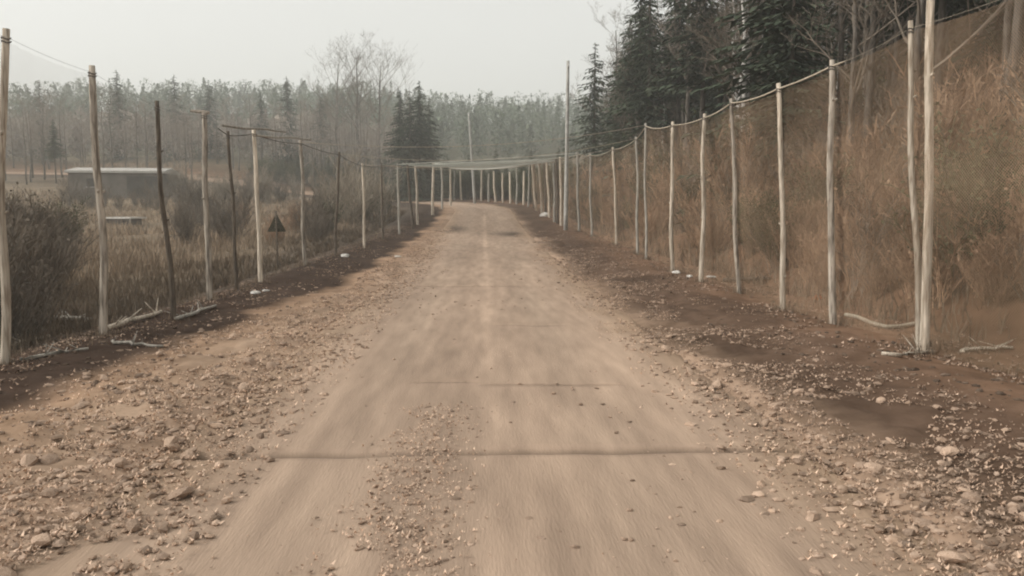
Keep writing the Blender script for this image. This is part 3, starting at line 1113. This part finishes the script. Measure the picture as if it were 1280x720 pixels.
# -- scrub on the bank
rr = random.Random(78)
n = 0
tries = 0
while n < 330 and tries < 6000:
    tries += 1
    y = 11 + 85 * rr.random() ** 1.3
    x = 9.2 + rr.random() ** 1.4 * 22
    if px_of(x, y) < 690 or px_of(x, y) > 1500:
        continue
    q = rr.random()
    up = x > 13
    P = rr.choice(SH_BROWN) if q < (0.35 if up else 0.75) else rr.choice(SH_GREY) if q < 0.85 else rr.choice(SH_OLIVE)
    lab = {'brown_shrub': 'rusty brown shrub', 'leafless_shrub': 'grey leafless shrub', 'olive_shrub': 'dark olive shrub'}[P['name']] + (
        ' high on the bank behind the brown net' if up else ' low on the bank behind the brown net')
    put(P, x, y, rr.uniform(0.8, 1.5) * (1.35 if x > 11.5 else 0.75), rr.uniform(0, 6.28), lab, 'shrub', P['name'].replace('_', ' ') + ('s high on the bank' if up else 's low on the bank'))
    n += 1

rr = random.Random(85)
for k in range(64):
    y = 9.5 + 22 * rr.random()
    x = 8.9 + 4.5 * rr.random()
    put(rr.choice(SH_BROWN), x, y, rr.uniform(0.35, 0.85), rr.uniform(0, 6.28), 'low rusty brown scrub at the foot of the bank behind the brown net', 'scrub', 'low scrub at the foot of the bank')

# -- beside and beyond the bend
rr = random.Random(79)
n = 0
while n < 95:
    t = rr.uniform(92, 172)
    px, py, a = path_point(t)
    s_ = 9.0 + 8 * rr.random() ** 1.5
    x, y = px + s_ * math.cos(a), py + s_ * math.sin(a)
    if px_of(x, y) > 735:
        continue
    put(rr.choice(SH_OLIVE), x, y, rr.uniform(1.1, 1.75), rr.uniform(0, 6.28), 'dark olive shrub on the outside of the bend', 'shrub', 'olive shrubs outside the bend')
    n += 1

rr = random.Random(82)
for k in range(26):
    t = 100 + 68 * (k + rr.random()) / 26
    px, py, a = path_point(t)
    s_ = rr.uniform(9.5, 13.5)
    put(rr.choice(SPRUCE[1:]), px + s_ * math.cos(a), py + s_ * math.sin(a), rr.uniform(0.38, 0.56), rr.uniform(0, 6.28), 'young dark spruce among the olive shrubs outside the bend', 'tree', 'young spruces outside the bend')

# -- field side: hedges and bushes near the poles
HL = [(30, 17, 0.8, 'd'), (62, 26, 1.0, 'd'), (-60, 15, 1.0, 'd'), (10, 24, 1.1, 'd'), (-20, 20, 1.0, 'd'), (48, 36, 1.1, 'd'), (78, 46, 1.1, 'o'), (20, 40, 1.3, 'd'), (4, 15.5, 0.6, 'd'), (44, 21, 0.7, 'd'), (-30, 30, 1.2, 'd'),
      (270, 60, 1.0, 'g'), (395, 50, 0.9, 'g'), (370, 62, 1.1, 'b'), (300, 70, 1.1, 'b'), (240, 80, 1.2, 'g'), (345, 48, 0.8, 'b')]
for px, d, s_, k in HL:
    p = ray_at(px, 300, d)
    P = random.choice({'g': SH_GREY, 'o': SH_OLIVE, 'b': SH_BROWN, 'd': SH_DARK}[k])
    lab = {'d': 'dark dense twiggy bush at the field edge behind the thin net', 'g': 'grey leafless bush in the field behind the thin net', 'o': 'dark olive bush in the field behind the thin net', 'b': 'rusty brown bush in the field behind the thin net'}[k]
    put(P, p.x, p.y, s_, None, lab, 'bush', P['name'].split('_')[0] + ' bushes in the field')
for px, d, s_ in [(88, 101, 1.5), (104, 104, 1.2), (116, 99, 1.1), (128, 100, 1.3), (150, 98, 0.9), (172, 103, 1.0), (186, 101, 1.2), (200, 99, 1.6), (228, 96, 1.3)]:
    p = ray_at(px, 300, d)
    put(random.choice(SH_GREY), p.x, p.y, s_, None, 'grey leafless bush in front of the farm building', 'bush', 'grey bushes by the farm building')
for px, d, s_ in [(425, 72, 1.5), (445, 78, 1.7), (462, 74, 1.35), (408, 80, 1.3), (480, 84, 1.3), (440, 68, 1.1)]:
    p = ray_at(px, 300, d)
    put(random.choice(SH_PALE), p.x, p.y, s_, None, 'big pale leafless willow bush behind the field side poles', 'bush', 'pale willow bushes')
rr = random.Random(84)
for k in range(34):
    p = ray_at(rr.uniform(225, 415), 300, rr.uniform(48, 95))
    if lateral(p.x, p.y)[0] > -10.5 or 312 < px_of(p.x, p.y) < 376:
        continue
    put(rr.choice(SH_GREY + SH_DARK[:1]), p.x, p.y, rr.uniform(0.8, 1.35), rr.uniform(0, 6.28), 'bare brown grey brush in the field beyond the triangular sign', 'brush', 'brush beyond the sign')
rr = random.Random(83)
for k in range(46):
    y = rr.uniform(98, 134)
    x = rr.uniform(-58, -22) - (y - 98) * 0.1
    if abs(float(lateral(x, y)[0])) < 9.5 or (px_of(x, y) < 215 and y < 118):
        continue
    P = rr.choice(SH_GREY + SH_PALE)
    put(P, x, y, rr.uniform(0.9, 1.5), rr.uniform(0, 6.28), 'leafless thicket bush inside the bend beyond the field', 'bush', 'thicket inside the bend')
rr = random.Random(80)
for k in range(46):
    y = rr.uniform(52, 110)
    x = float(-9.8 - rr.random() * 9 - max(0, y - 92) * 0.25)
    if px_of(x, y) < 408:
        continue
    put(rr.choice(SH_OLIVE), x, y, rr.uniform(0.7, 1.15), rr.uniform(0, 6.28), 'olive green hedge shrub along the field side poles', 'shrub', 'hedge shrubs along the field side')

# -- wood across the field
rr = random.Random(81)
n = 0
placed = []
while n < 150:
    y = rr.uniform(132, 185)
    x = rr.uniform(-150, -12)
    s_ = float(lateral(x, y)[0])
    if abs(s_) < 9 or px_of(x, y) > 538 or px_of(x, y) < -160:
        continue
    if any((x - a) ** 2 + (y - b_) ** 2 < 5 for a, b_ in placed):
        continue
    placed.append((x, y))
    q = rr.random()
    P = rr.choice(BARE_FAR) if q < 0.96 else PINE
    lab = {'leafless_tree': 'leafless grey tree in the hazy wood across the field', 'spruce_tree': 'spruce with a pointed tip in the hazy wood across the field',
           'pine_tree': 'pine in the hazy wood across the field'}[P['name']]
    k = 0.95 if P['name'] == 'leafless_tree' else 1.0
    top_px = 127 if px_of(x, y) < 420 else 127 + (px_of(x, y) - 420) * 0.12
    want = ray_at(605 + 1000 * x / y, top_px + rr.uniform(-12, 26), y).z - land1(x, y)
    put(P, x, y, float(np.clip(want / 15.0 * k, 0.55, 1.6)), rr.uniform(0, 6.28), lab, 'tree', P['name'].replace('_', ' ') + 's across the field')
    n += 1
for px, d, top, lab in [(418, 176, 74, 'wide crowned leafless tree above the hazy wood, beside the tallest, toward the farm building'),
                        (446, 170, 64, 'tallest wide crowned leafless tree above the hazy wood'),
                        (472, 178, 76, 'wide crowned leafless tree above the hazy wood, beside the tallest, toward the bend')]:
    p = ray_at(px, top, d)
    put(WIDE, p.x, p.y, (p.z - land1(p.x, p.y)) / 17.0, px * 0.7, lab, 'tree', 'wide crowned trees above the wood')
for px, d, top in [(48, 186, 99), (145, 190, 86), (217, 188, 92), (260, 190, 99), (358, 188, 94)]:
    p = ray_at(px, top, d)
    put(SPRUCE[px % 3], p.x, p.y, (p.z - land1(p.x, p.y)) / 14.0, px, 'spruce tip rising clear above the hazy wood across the field', 'tree', 'spruces rising above the wood')


for px, d, top, lab in [(500, 124, 112, 'dark pine at the field end of the evergreen clump by the bend'), (512, 122, 102, 'dark pointed spruce next to the field end pine in the clump by the bend'),
                        (524, 124, 100, 'tallest dark pine amid the evergreen clump by the bend'), (536, 126, 112, 'dark spruce at the road end of the evergreen clump by the bend')]:
    p = ray_at(px, top, d)
    put(PINE if px % 8 else SPRUCE[2], p.x, p.y, (p.z - land1(p.x, p.y)) / 15.0, px, lab, 'tree', 'dark evergreens at the end of the wood')


# ------------------------------------------------------------------ woods too far to count
def far_wood(name, pts, hmin, hmax, per, m, label, seed):
    per = int(per * 2.6)
    g = np.random.default_rng(seed)
    n_ = len(pts)
    X = np.repeat(pts[:, 0], per); Y = np.repeat(pts[:, 1], per)
    H = np.repeat(g.uniform(hmin, hmax, n_), per)
    con = np.repeat(g.random(n_) < 0.45, per)
    t = g.random(n_ * per) ** 0.8
    rad = np.where(con, 0.2 * (1 - t) + 0.015, 0.24 * np.sqrt(np.clip(1 - (2 * t - 1.05) ** 2, 0.03, 1))) * H
    an, q = g.uniform(0, 6.28, n_ * per), np.sqrt(g.random(n_ * per))
    Zb = np.repeat(land(pts[:, 0], pts[:, 1], False), per)
    c = np.stack([X + rad * q * np.cos(an), Y + rad * q * np.sin(an), Zb + 0.12 * H + 0.88 * H * t], 1)
    sz = g.uniform(0.18, 0.55, (n_ * per, 1))
    a, b_, e = (c + g.normal(0, 1, c.shape) * sz * np.array([0.7, 0.7, 0.9]) for _ in range(3))
    Vv = np.stack([a, b_, e], 1).reshape(-1, 3)
    Ff = np.arange(len(Vv)).reshape(-1, 3)
    tn = np.repeat(np.repeat(g.uniform(0.7, 1.3, n_), per) * np.where(con, 0.8, 1.15) * g.uniform(0.8, 1.2, n_ * per), 3)
    o = link(name, np_mesh(name, Vv, Ff, m, tn))
    tag(o, label, 'wood', kind='stuff')


g = np.random.default_rng(5)
pts = np.stack([g.uniform(-190, 170, 1500), g.uniform(235, 430, 1500)], 1)
far_wood('far_wood', pts, 8, 17, 75, M['wood_far'], 'hazy green wood on the far hill beyond the bend', 51)
pts = np.stack([g.uniform(-230, -20, 420), g.uniform(180, 235, 420)], 1)
pts = pts[(np.abs(lateral(pts[:, 0], pts[:, 1])) > 10) & (605 + 1000 * pts[:, 0] / pts[:, 1] < 530)]
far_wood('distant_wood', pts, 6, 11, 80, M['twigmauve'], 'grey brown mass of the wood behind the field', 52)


# ------------------------------------------------------------------ dry grass
def blades(name, X, Y, h0, h1, m, label, seed, w=0.012, base_tint=1.0):
    g = np.random.default_rng(seed)
    n_ = len(X)
    Zb = land(X, Y)
    H = g.uniform(h0, h1, n_)
    an = g.uniform(0, 6.28, n_)
    wd = w * (1 + np.hypot(X, Y) * 0.035)
    lean = g.uniform(0.05, 0.55, n_) * H
    la = g.uniform(0, 6.28, n_)
    B = np.stack([X, Y, Zb - 0.03], 1)
    side = np.stack([np.cos(an) * wd, np.sin(an) * wd, 0 * an], 1)
    tip = B + np.stack([np.cos(la) * lean, np.sin(la) * lean, H], 1)
    Vv = np.stack([B - side, B + side, tip], 1).reshape(-1, 3)
    tn = np.repeat(base_tint * g.uniform(0.6, 1.35, n_), 3)
    o = link(name, np_mesh(name, Vv, np.arange(n_ * 3).reshape(-1, 3), m, tn))
    tag(o, label, 'grass', kind='stuff')


g = np.random.default_rng(6)
n_ = 80000
Y = 9 + 110 * g.random(n_) ** 1.6
Sx = -8.6 - g.random(n_) ** 1.5 * (8 + 0.75 * Y)
keep = (vnoise(Sx * 0.25, Y * 0.25, 61) + 0.6 * vnoise(Sx * 0.8, Y * 0.8, 62) > -0.55)
X = Sx + np.where(Y > 92, -(Y - 92) * 0.3, 0)
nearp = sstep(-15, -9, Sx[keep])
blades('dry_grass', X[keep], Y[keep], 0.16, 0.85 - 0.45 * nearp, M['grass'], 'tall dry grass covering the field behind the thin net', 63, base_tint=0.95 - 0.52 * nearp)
n_ = 20000
Y = 8 + 85 * g.random(n_) ** 1.5
Sx = 8.4 + g.random(n_) ** 1.6 * 26
keep = vnoise(Sx * 0.3, Y * 0.3, 64) + 0.6 * vnoise(Sx, Y, 65) > -0.35
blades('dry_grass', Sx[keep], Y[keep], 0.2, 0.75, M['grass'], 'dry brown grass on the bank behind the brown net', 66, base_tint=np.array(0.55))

# ------------------------------------------------------------------ clods, stones and leaf litter
ICO_V = []
ph = (1 + 5 ** 0.5) / 2
for a in (-1, 1):
    for b_ in (-ph, ph):
        ICO_V += [(a, b_, 0), (0, a, b_), (b_, 0, a)]
ICO_V = np.array(ICO_V, float) / math.hypot(1, ph)
ICO_F = []
for i in range(12):
    for j in range(i + 1, 12):
        for k in range(j + 1, 12):
            d = [np.linalg.norm(ICO_V[a] - ICO_V[b_]) for a, b_ in ((i, j), (j, k), (i, k))]
            if max(d) < 1.2:
                nrm = np.cross(ICO_V[j] - ICO_V[i], ICO_V[k] - ICO_V[i])
                ICO_F.append((i, j, k) if nrm @ ICO_V[i] > 0 else (i, k, j))
ICO_F = np.array(ICO_F)


def litter_points(n_, seed):
    """where debris lies: both shoulders, and a strip between the tyre paths"""
    g = np.random.default_rng(seed)
    Y = 3.6 + 60 * g.random(n_ * 3) ** 2.3
    w = g.random(n_ * 3)
    Sx = np.where(w < 0.50, -3.75 + 0.95 * g.normal(0, 1, n_ * 3),
                  np.where(w < 0.86, 4.0 + 0.85 * g.normal(0, 1, n_ * 3), -0.62 + 0.26 * g.normal(0, 1, n_ * 3)))
    patch = vnoise(Sx * 0.9, Y * 0.55, 71) + 0.7 * vnoise(Sx * 2.4, Y * 1.6, 72)
    mid = (w >= 0.86)
    fade = np.where(mid, (Y < 9.6) & (Y > 5.0) & (patch > -0.1), np.where(Sx < 0, (patch > -0.95 + Y * 0.016), patch > -0.6 + Y * 0.016))
    ok = fade & ~((Sx > -2.0) & (Sx < 2.15) & ~mid) & (Sx < 6.4) & (Sx > -6.2 + 1.8 * sstep(10, 22, Y) + 0.5 * patch)
    P = np.stack([Sx[ok], Y[ok]], 1)[:n_]
    return P, mid[ok][:n_]


def surf_v(x, y):
    zz = land(x, y)
    s = np.abs(x)
    return np.where(s < 3.25, np.maximum(zz, road_z(y) - 0.005), zz)


P, mid = litter_points(24000, 73)
g = np.random.default_rng(74)
grit = np.stack([g.uniform(-2.9, 2.9, 3200), 3.6 + 34 * g.random(3200) ** 1.8], 1)
grit = grit[vnoise(grit[:, 0] * 1.3, grit[:, 1] * 0.4, 98) + 0.4 * vnoise(grit[:, 0] * 5, grit[:, 1] * 3, 99) > -0.05]
vg = np.stack([np.where(g.random(9000) < 0.5, -1, 1) * g.uniform(4.6, 8.8, 9000), 6 + 40 * g.random(9000) ** 1.9], 1)
vg = vg[vnoise(vg[:, 0] * 0.9, vg[:, 1] * 0.6, 88) + 0.6 * vnoise(vg[:, 0] * 3, vg[:, 1] * 2, 89) > -0.1]
P = np.concatenate([P, grit, vg])
mid = np.concatenate([mid, np.ones(len(grit), bool), np.zeros(len(vg), bool)])
n_ = len(P)
size = 0.008 + 0.05 * g.random(n_) ** 4
size *= np.where(mid, 0.55, 1.0)
Vv = ICO_V[None] * g.uniform(0.65, 1.25, (n_, 12, 1)) * (size[:, None, None]) * g.uniform([0.7, 0.7, 0.4], [1.6, 1.2, 0.8], (n_, 3))[:, None]
an = g.uniform(0, 6.28, n_)
ca, sa = np.cos(an)[:, None], np.sin(an)[:, None]
Vx = Vv[:, :, 0] * ca - Vv[:, :, 1] * sa + P[:, :1]
Vy = Vv[:, :, 0] * sa + Vv[:, :, 1] * ca + P[:, 1:]
Vz = Vv[:, :, 2] + (surf_v(P[:, 0], P[:, 1]) + size * 0.12)[:, None]
Vv = np.stack([Vx, Vy, Vz], -1).reshape(-1, 3)
Ff = (ICO_F[None] + 12 * np.arange(n_)[:, None, None]).reshape(-1, 3)
tn = np.where(P[:, 0] > 3, 0.88, 1.08) * g.uniform(0.55, 1.35, n_)
tn[-len(vg):] *= np.where(vg[:, 0] < -6.1, 0.30, np.where(vg[:, 0] < 0, 0.8, 0.42))
tn = np.repeat(tn, 12)
gravel = link('gravel', np_mesh('gravel', Vv, Ff, M['clod'], tn))
tag(gravel, 'small brown stones and crumbs strewn along both road shoulders', 'gravel', kind='stuff')

# curled dead leaves and chips
P, mid = litter_points(42000, 75)
g = np.random.default_rng(76)
n_ = len(P)
an = g.uniform(0, 6.28, n_)
L_ = g.uniform(0.02, 0.065, n_) * np.where(mid, 0.8, 1)
W_ = L_ * g.uniform(0.3, 0.6, n_)
u = np.stack([np.cos(an), np.sin(an), g.uniform(-0.35, 0.35, n_)], 1)
v = np.stack([-np.sin(an), np.cos(an), g.uniform(-0.4, 0.4, n_)], 1)
c = np.stack([P[:, 0], P[:, 1], surf_v(P[:, 0], P[:, 1]) + 0.012 + 0.012 * g.random(n_)], 1)
curl = np.stack([0 * an, 0 * an, g.uniform(0.2, 0.6, n_) * L_], 1)
a0 = c - u * L_[:, None] * 0.5 + curl
b0 = c + u * L_[:, None] * 0.5 + curl
Vv = np.stack([a0, c - v * W_[:, None] * 0.5, b0, c + v * W_[:, None] * 0.5], 1).reshape(-1, 3)
k = 4 * np.arange(n_)[:, None]
Ff = np.concatenate([k + np.array([[0, 1, 3]]), k + np.array([[1, 2, 3]])], 0)
tn = np.repeat(np.where(P[:, 0] > 3, 0.92, 1.12) * g.uniform(0.55, 1.45, n_), 4)
o = link('leaf_litter', np_mesh('leaf_litter', Vv, Ff, M['leaf'], tn))
tag(o, 'curled dead leaves and bark chips lying along both shoulders', 'leaf litter', kind='stuff')

# leaves and chips blown against the poles on both verges, and sparse tufts of grass
g = np.random.default_rng(92)
n_ = 30000
Y = 6 + 60 * g.random(n_) ** 1.9
X = np.where(g.random(n_) < 0.5, -7.3 + 0.9 * g.normal(0, 1, n_), 7.0 + 1.1 * g.normal(0, 1, n_))
keep = (vnoise(X * 1.1, Y * 0.7, 93) + 0.7 * vnoise(X * 3, Y * 2, 94) > 0.05) & (np.abs(X) > 5)
X, Y = X[keep], Y[keep]
n_ = len(X)
an = g.uniform(0, 6.28, n_)
L_ = g.uniform(0.03, 0.12, n_)
W_ = L_ * g.uniform(0.2, 0.5, n_)
u = np.stack([np.cos(an), np.sin(an), g.uniform(-0.2, 0.3, n_)], 1)
v = np.stack([-np.sin(an), np.cos(an), g.uniform(-0.4, 0.4, n_)], 1)
c = np.stack([X, Y, land(X, Y) + 0.015], 1)
curl = np.stack([0 * an, 0 * an, g.uniform(0.1, 0.4, n_) * L_], 1)
Vv = np.stack([c - u * L_[:, None] * 0.5 + curl, c - v * W_[:, None] * 0.5, c + u * L_[:, None] * 0.5 + curl, c + v * W_[:, None] * 0.5], 1).reshape(-1, 3)
k = 4 * np.arange(n_)[:, None]
o = link('leaf_litter', np_mesh('leaf_litter', Vv, np.concatenate([k + np.array([[0, 1, 3]]), k + np.array([[1, 2, 3]])], 0), M['leaf'], np.repeat(g.uniform(0.3, 1.15, n_), 4)))
tag(o, 'dark dead leaves and chips blown against the poles on both verges', 'leaf litter', kind='stuff')
n_ = 14000
Y = 8 + 60 * g.random(n_) ** 1.6
X = np.where(g.random(n_) < 0.5, -7.9 + 0.7 * g.normal(0, 1, n_), 7.9 + 0.6 * g.normal(0, 1, n_))
feet = np.array([[o_.location.x, o_.location.y] for o_ in bpy.data.objects if o_.name.startswith(('net_pole', 'tall_post')) and o_.parent is None and o_.location.y < 60])
tuft = np.repeat(feet, 70, 0) + g.normal(0, 0.17, (len(feet) * 70, 2))
X, Y = np.concatenate([X, tuft[:, 0]]), np.concatenate([Y, tuft[:, 1]])
keep = np.concatenate([np.zeros(n_, bool), np.ones(len(tuft), bool)]) | (vnoise(X * 1.5, Y * 1.2, 95) + 0.6 * vnoise(X * 4, Y * 4, 96) > 0.25) & (np.abs(X) > 5.8)
blades('verge_grass', X[keep], Y[keep], 0.05, 0.28, M['grass'], 'sparse short dead grass tufts among the poles on both verges', 97, w=0.006, base_tint=np.array(0.62))

# the largest clods, one by one, part of the ground and of the road they lie on
clods = []
for i in range(10):
    g = np.random.default_rng(800 + i)
    me0 = ICO_V * g.uniform(0.7, 1.3, (12, 1)) * g.uniform([0.8, 0.7, 0.45], [1.5, 1.1, 0.75])
    mid_ = {}
    Vl = [tuple(p) for p in me0]
    Fl = []

    def mp_(a, b_):
        key = (min(a, b_), max(a, b_))
        if key not in mid_:
            q = (np.array(Vl[a]) + np.array(Vl[b_])) / 2
            q *= g.uniform(0.98, 1.22)
            mid_[key] = len(Vl)
            Vl.append(tuple(q))
        return mid_[key]
    for a, b_, c_ in ICO_F:
        ab, bc, ca_ = mp_(a, b_), mp_(b_, c_), mp_(a, c_)
        Fl += [(a, ab, ca_), (b_, bc, ab), (c_, ca_, bc), (ab, bc, ca_)]
    clods.append(np_mesh('clod', np.array(Vl), np.array(Fl), M['clod'], None, False))
P, mid = litter_points(5000, 90)
g = np.random.default_rng(91)
ok = (P[:, 1] < 17) & ~mid & (np.abs(P[:, 0]) > 2.5)
P = P[ok][:285]
for x, y in P:
    s_ = float(0.04 + 0.065 * g.random() ** 2.2)
    o = link('clod', clods[int(g.integers(10))], road if abs(x) < 3.2 else ground, (x, y, float(surf_v(np.array([x]), np.array([y]))[0]) + s_ * 0.2))
    o.rotation_euler = (float(g.normal(0, 0.25)), float(g.normal(0, 0.25)), float(g.uniform(0, 6.28)))
    o.scale = (s_, s_, s_)


# ------------------------------------------------------------------ fallen timber, rope and rubbish on the verges
def log(p0, p1, r, m, label, name='fallen_pole', seed=0, cat='log', group='fallen poles on the verges', lift=0.9):
    rr = random.Random(seed)
    pts = []
    for i in range(8):
        t = i / 7
        x, y = p0[0] + (p1[0] - p0[0]) * t, p0[1] + (p1[1] - p0[1]) * t
        pts.append(Vector((x + rr.uniform(-1, 1) * 0.08, y + rr.uniform(-1, 1) * 0.10, 0)))
    z0, z1 = land1(*p0), land1(*p1)
    over = max(land1(p.x, p.y) - (z0 + (z1 - z0) * i / 7) for i, p in enumerate(pts))
    for i, p in enumerate(pts):
        p.z = z0 + (z1 - z0) * i / 7 + max(over, 0) * 0.6 + r * lift
    mb = MB()
    root = pts[0].copy()
    mb.tube([p - root for p in pts], [[r * (1.1 - 0.05 * i) * rr.uniform(0.92, 1.08) for _ in range(8)] for i in range(8)], 8)
    for _ in range(6):
        i = rr.randint(1, 6)
        d = Vector((rr.uniform(-1, 1), rr.uniform(-1, 1), rr.uniform(0.2, 1))).normalized()
        mb.tube([pts[i] - root, pts[i] - root + d * (r + rr.uniform(0.06, 0.4))], [r * 0.4, r * 0.15], 5)
    o = link(name, mb.mesh(name, m, True), None, root)
    tag(o, label, cat, group)
    return o


def gp(px, py):
    """the spot on the ground seen at a photo pixel"""
    d = 10.0
    for _ in range(60):
        p = ray_at(px, py, d)
        d += (p.z - land1(p.x, p.y)) * 0.35 * d / CAM_H
        d = min(max(d, 3), 120)
    return ray_at(px, py, d)


for i, (a, b_, r, m, lab) in enumerate([
    ((128, 414), (204, 392), 0.05, 'pale', 'pale peeled log lying between the stout pale pole and the first dark pole'),
    ((222, 400), (268, 384), 0.04, 'grey', 'short grey log lying beyond the first dark pole'),
    ((8, 436), (58, 424), 0.045, 'pale', 'pale stubby log on dark soil, field side, before the stout pole'),
    ((30, 452), (108, 437), 0.03, 'grey', 'thin grey branch on dark soil, field side, before the stout pole'),
    ((136, 430), (205, 436), 0.028, 'grey', 'thin grey branch lying across at the foot of the stout pole'),
    ((70, 398), (112, 402), 0.05, 'grey', 'grey branch in the ditch behind the stout pole'),
    ((1112, 446), (1166, 441), 0.03, 'pale', 'pale stick on the dirt just beyond the tall post'),
    ((1196, 440), (1262, 436), 0.035, 'pale', 'pale stick lying at the edge of the bank near the tall post'),
    ((905, 352), (965, 350), 0.06, 'bark', 'dark log lying behind the bank side poles'),
]):
    p, q = gp(*a), gp(*b_)
    log((p.x, p.y), (q.x, q.y), r, M[m], lab, 'fallen_pole' if r > 0.044 else 'fallen_branch', seed=900 + i)

# slack rope at the foot of the brown net
mb = MB()
rp = [gp(px, py) for px, py in ((1056, 396), (1072, 399), (1090, 407), (1108, 412), (1126, 411), (1146, 407), (1152, 406))]
rp = [Vector((p.x, p.y, land1(p.x, p.y) + 0.05)) for p in rp]
mb.tube(rp, [0.045] * len(rp), 6)
tag(mb.build('slack_rope', M['rope'], None, True), 'slack pale rope lying curved at the foot of the brown net', 'rope')


def sack(px, py, s_, label, m='white', seed=0, flat=0.6, name='plastic_sack', group='white rubbish on the verges', d=None):
    g = np.random.default_rng(seed)
    p = gp(px, py) if d is None else ray_at(px, py, d)
    nu, nv = 14, 9
    Vl, Fl = [], []
    for j in range(nv + 1):
        th = math.pi * j / nv
        for i in range(nu):
            a = 2 * math.pi * i / nu
            r_ = s_ * (1 + 0.22 * math.sin(3 * a + seed) * math.sin(th) + g.uniform(-0.14, 0.14))
            Vl.append((r_ * math.sin(th) * math.cos(a) * 1.3, r_ * math.sin(th) * math.sin(a), max(-0.3 * s_, r_ * math.cos(th) * flat)))
    for j in range(nv):
        for i in range(nu):
            k = (i + 1) % nu
            Fl.append((j * nu + i, (j + 1) * nu + i, (j + 1) * nu + k, j * nu + k))
    o = link(name, np_mesh(name, Vl, Fl, M[m], None, False), None, (p.x, p.y, land1(p.x, p.y) + 0.2 * s_))
    o.rotation_euler = (0, 0, seed)
    tag(o, label, 'rubbish', group)


sack(432, 321, 0.17, 'round white sack lying at the foot of the field side poles', seed=1)
sack(319, 367, 0.13, 'crumpled white rag at the foot of the pale pole before the triangular sign', seed=2, flat=0.4)
sack(332, 364, 0.08, 'small white scrap beside a crumpled rag before the triangular sign', seed=3, flat=0.4)
sack(846, 342, 0.13, 'white rag at the foot of a straight pale pole, bank side', seed=4)
sack(888, 347, 0.15, 'flat white sheet scrap behind the crooked pale pole, bank side', seed=5, flat=0.25)
sack(862, 346, 0.08, 'small white scrap between two pale poles, bank side', seed=6, flat=0.6)
sack(682, 274, 0.42, 'heap of white sacking at the foot of bright poles before the bend', seed=7, flat=0.7, d=80)
sack(1021, 374, 0.11, 'rusty red tin lying behind the bank side poles', 'rust', seed=8, flat=0.8, name='rusty_tin')
sack(497, 322, 0.12, 'small white scrap on the dark verge, field side', seed=9, flat=0.3)

# ------------------------------------------------------------------ the hazy air
mh = bpy.data.materials.new('haze_air')
mh.use_nodes = True
nt = mh.node_tree
nt.nodes.clear()
pv = nt.nodes.new('ShaderNodeVolumePrincipled')
pv.inputs['Color'].default_value = (0.91, 0.93, 0.90, 1)
pv.inputs['Density'].default_value = 0.0011
pv.inputs['Anisotropy'].default_value = 0.2
ho = nt.nodes.new('ShaderNodeOutputMaterial')
nt.links.new(pv.outputs[0], ho.inputs['Volume'])
zmax = float(Z.max()) + 25
mb = MB()
mb.box((-430, -75, float(Z.min()) - 1.2), (430, 720, zmax))
hz = mb.build('haze', mh)
tag(hz, 'pale haze hanging over the whole valley', 'haze', kind='stuff')
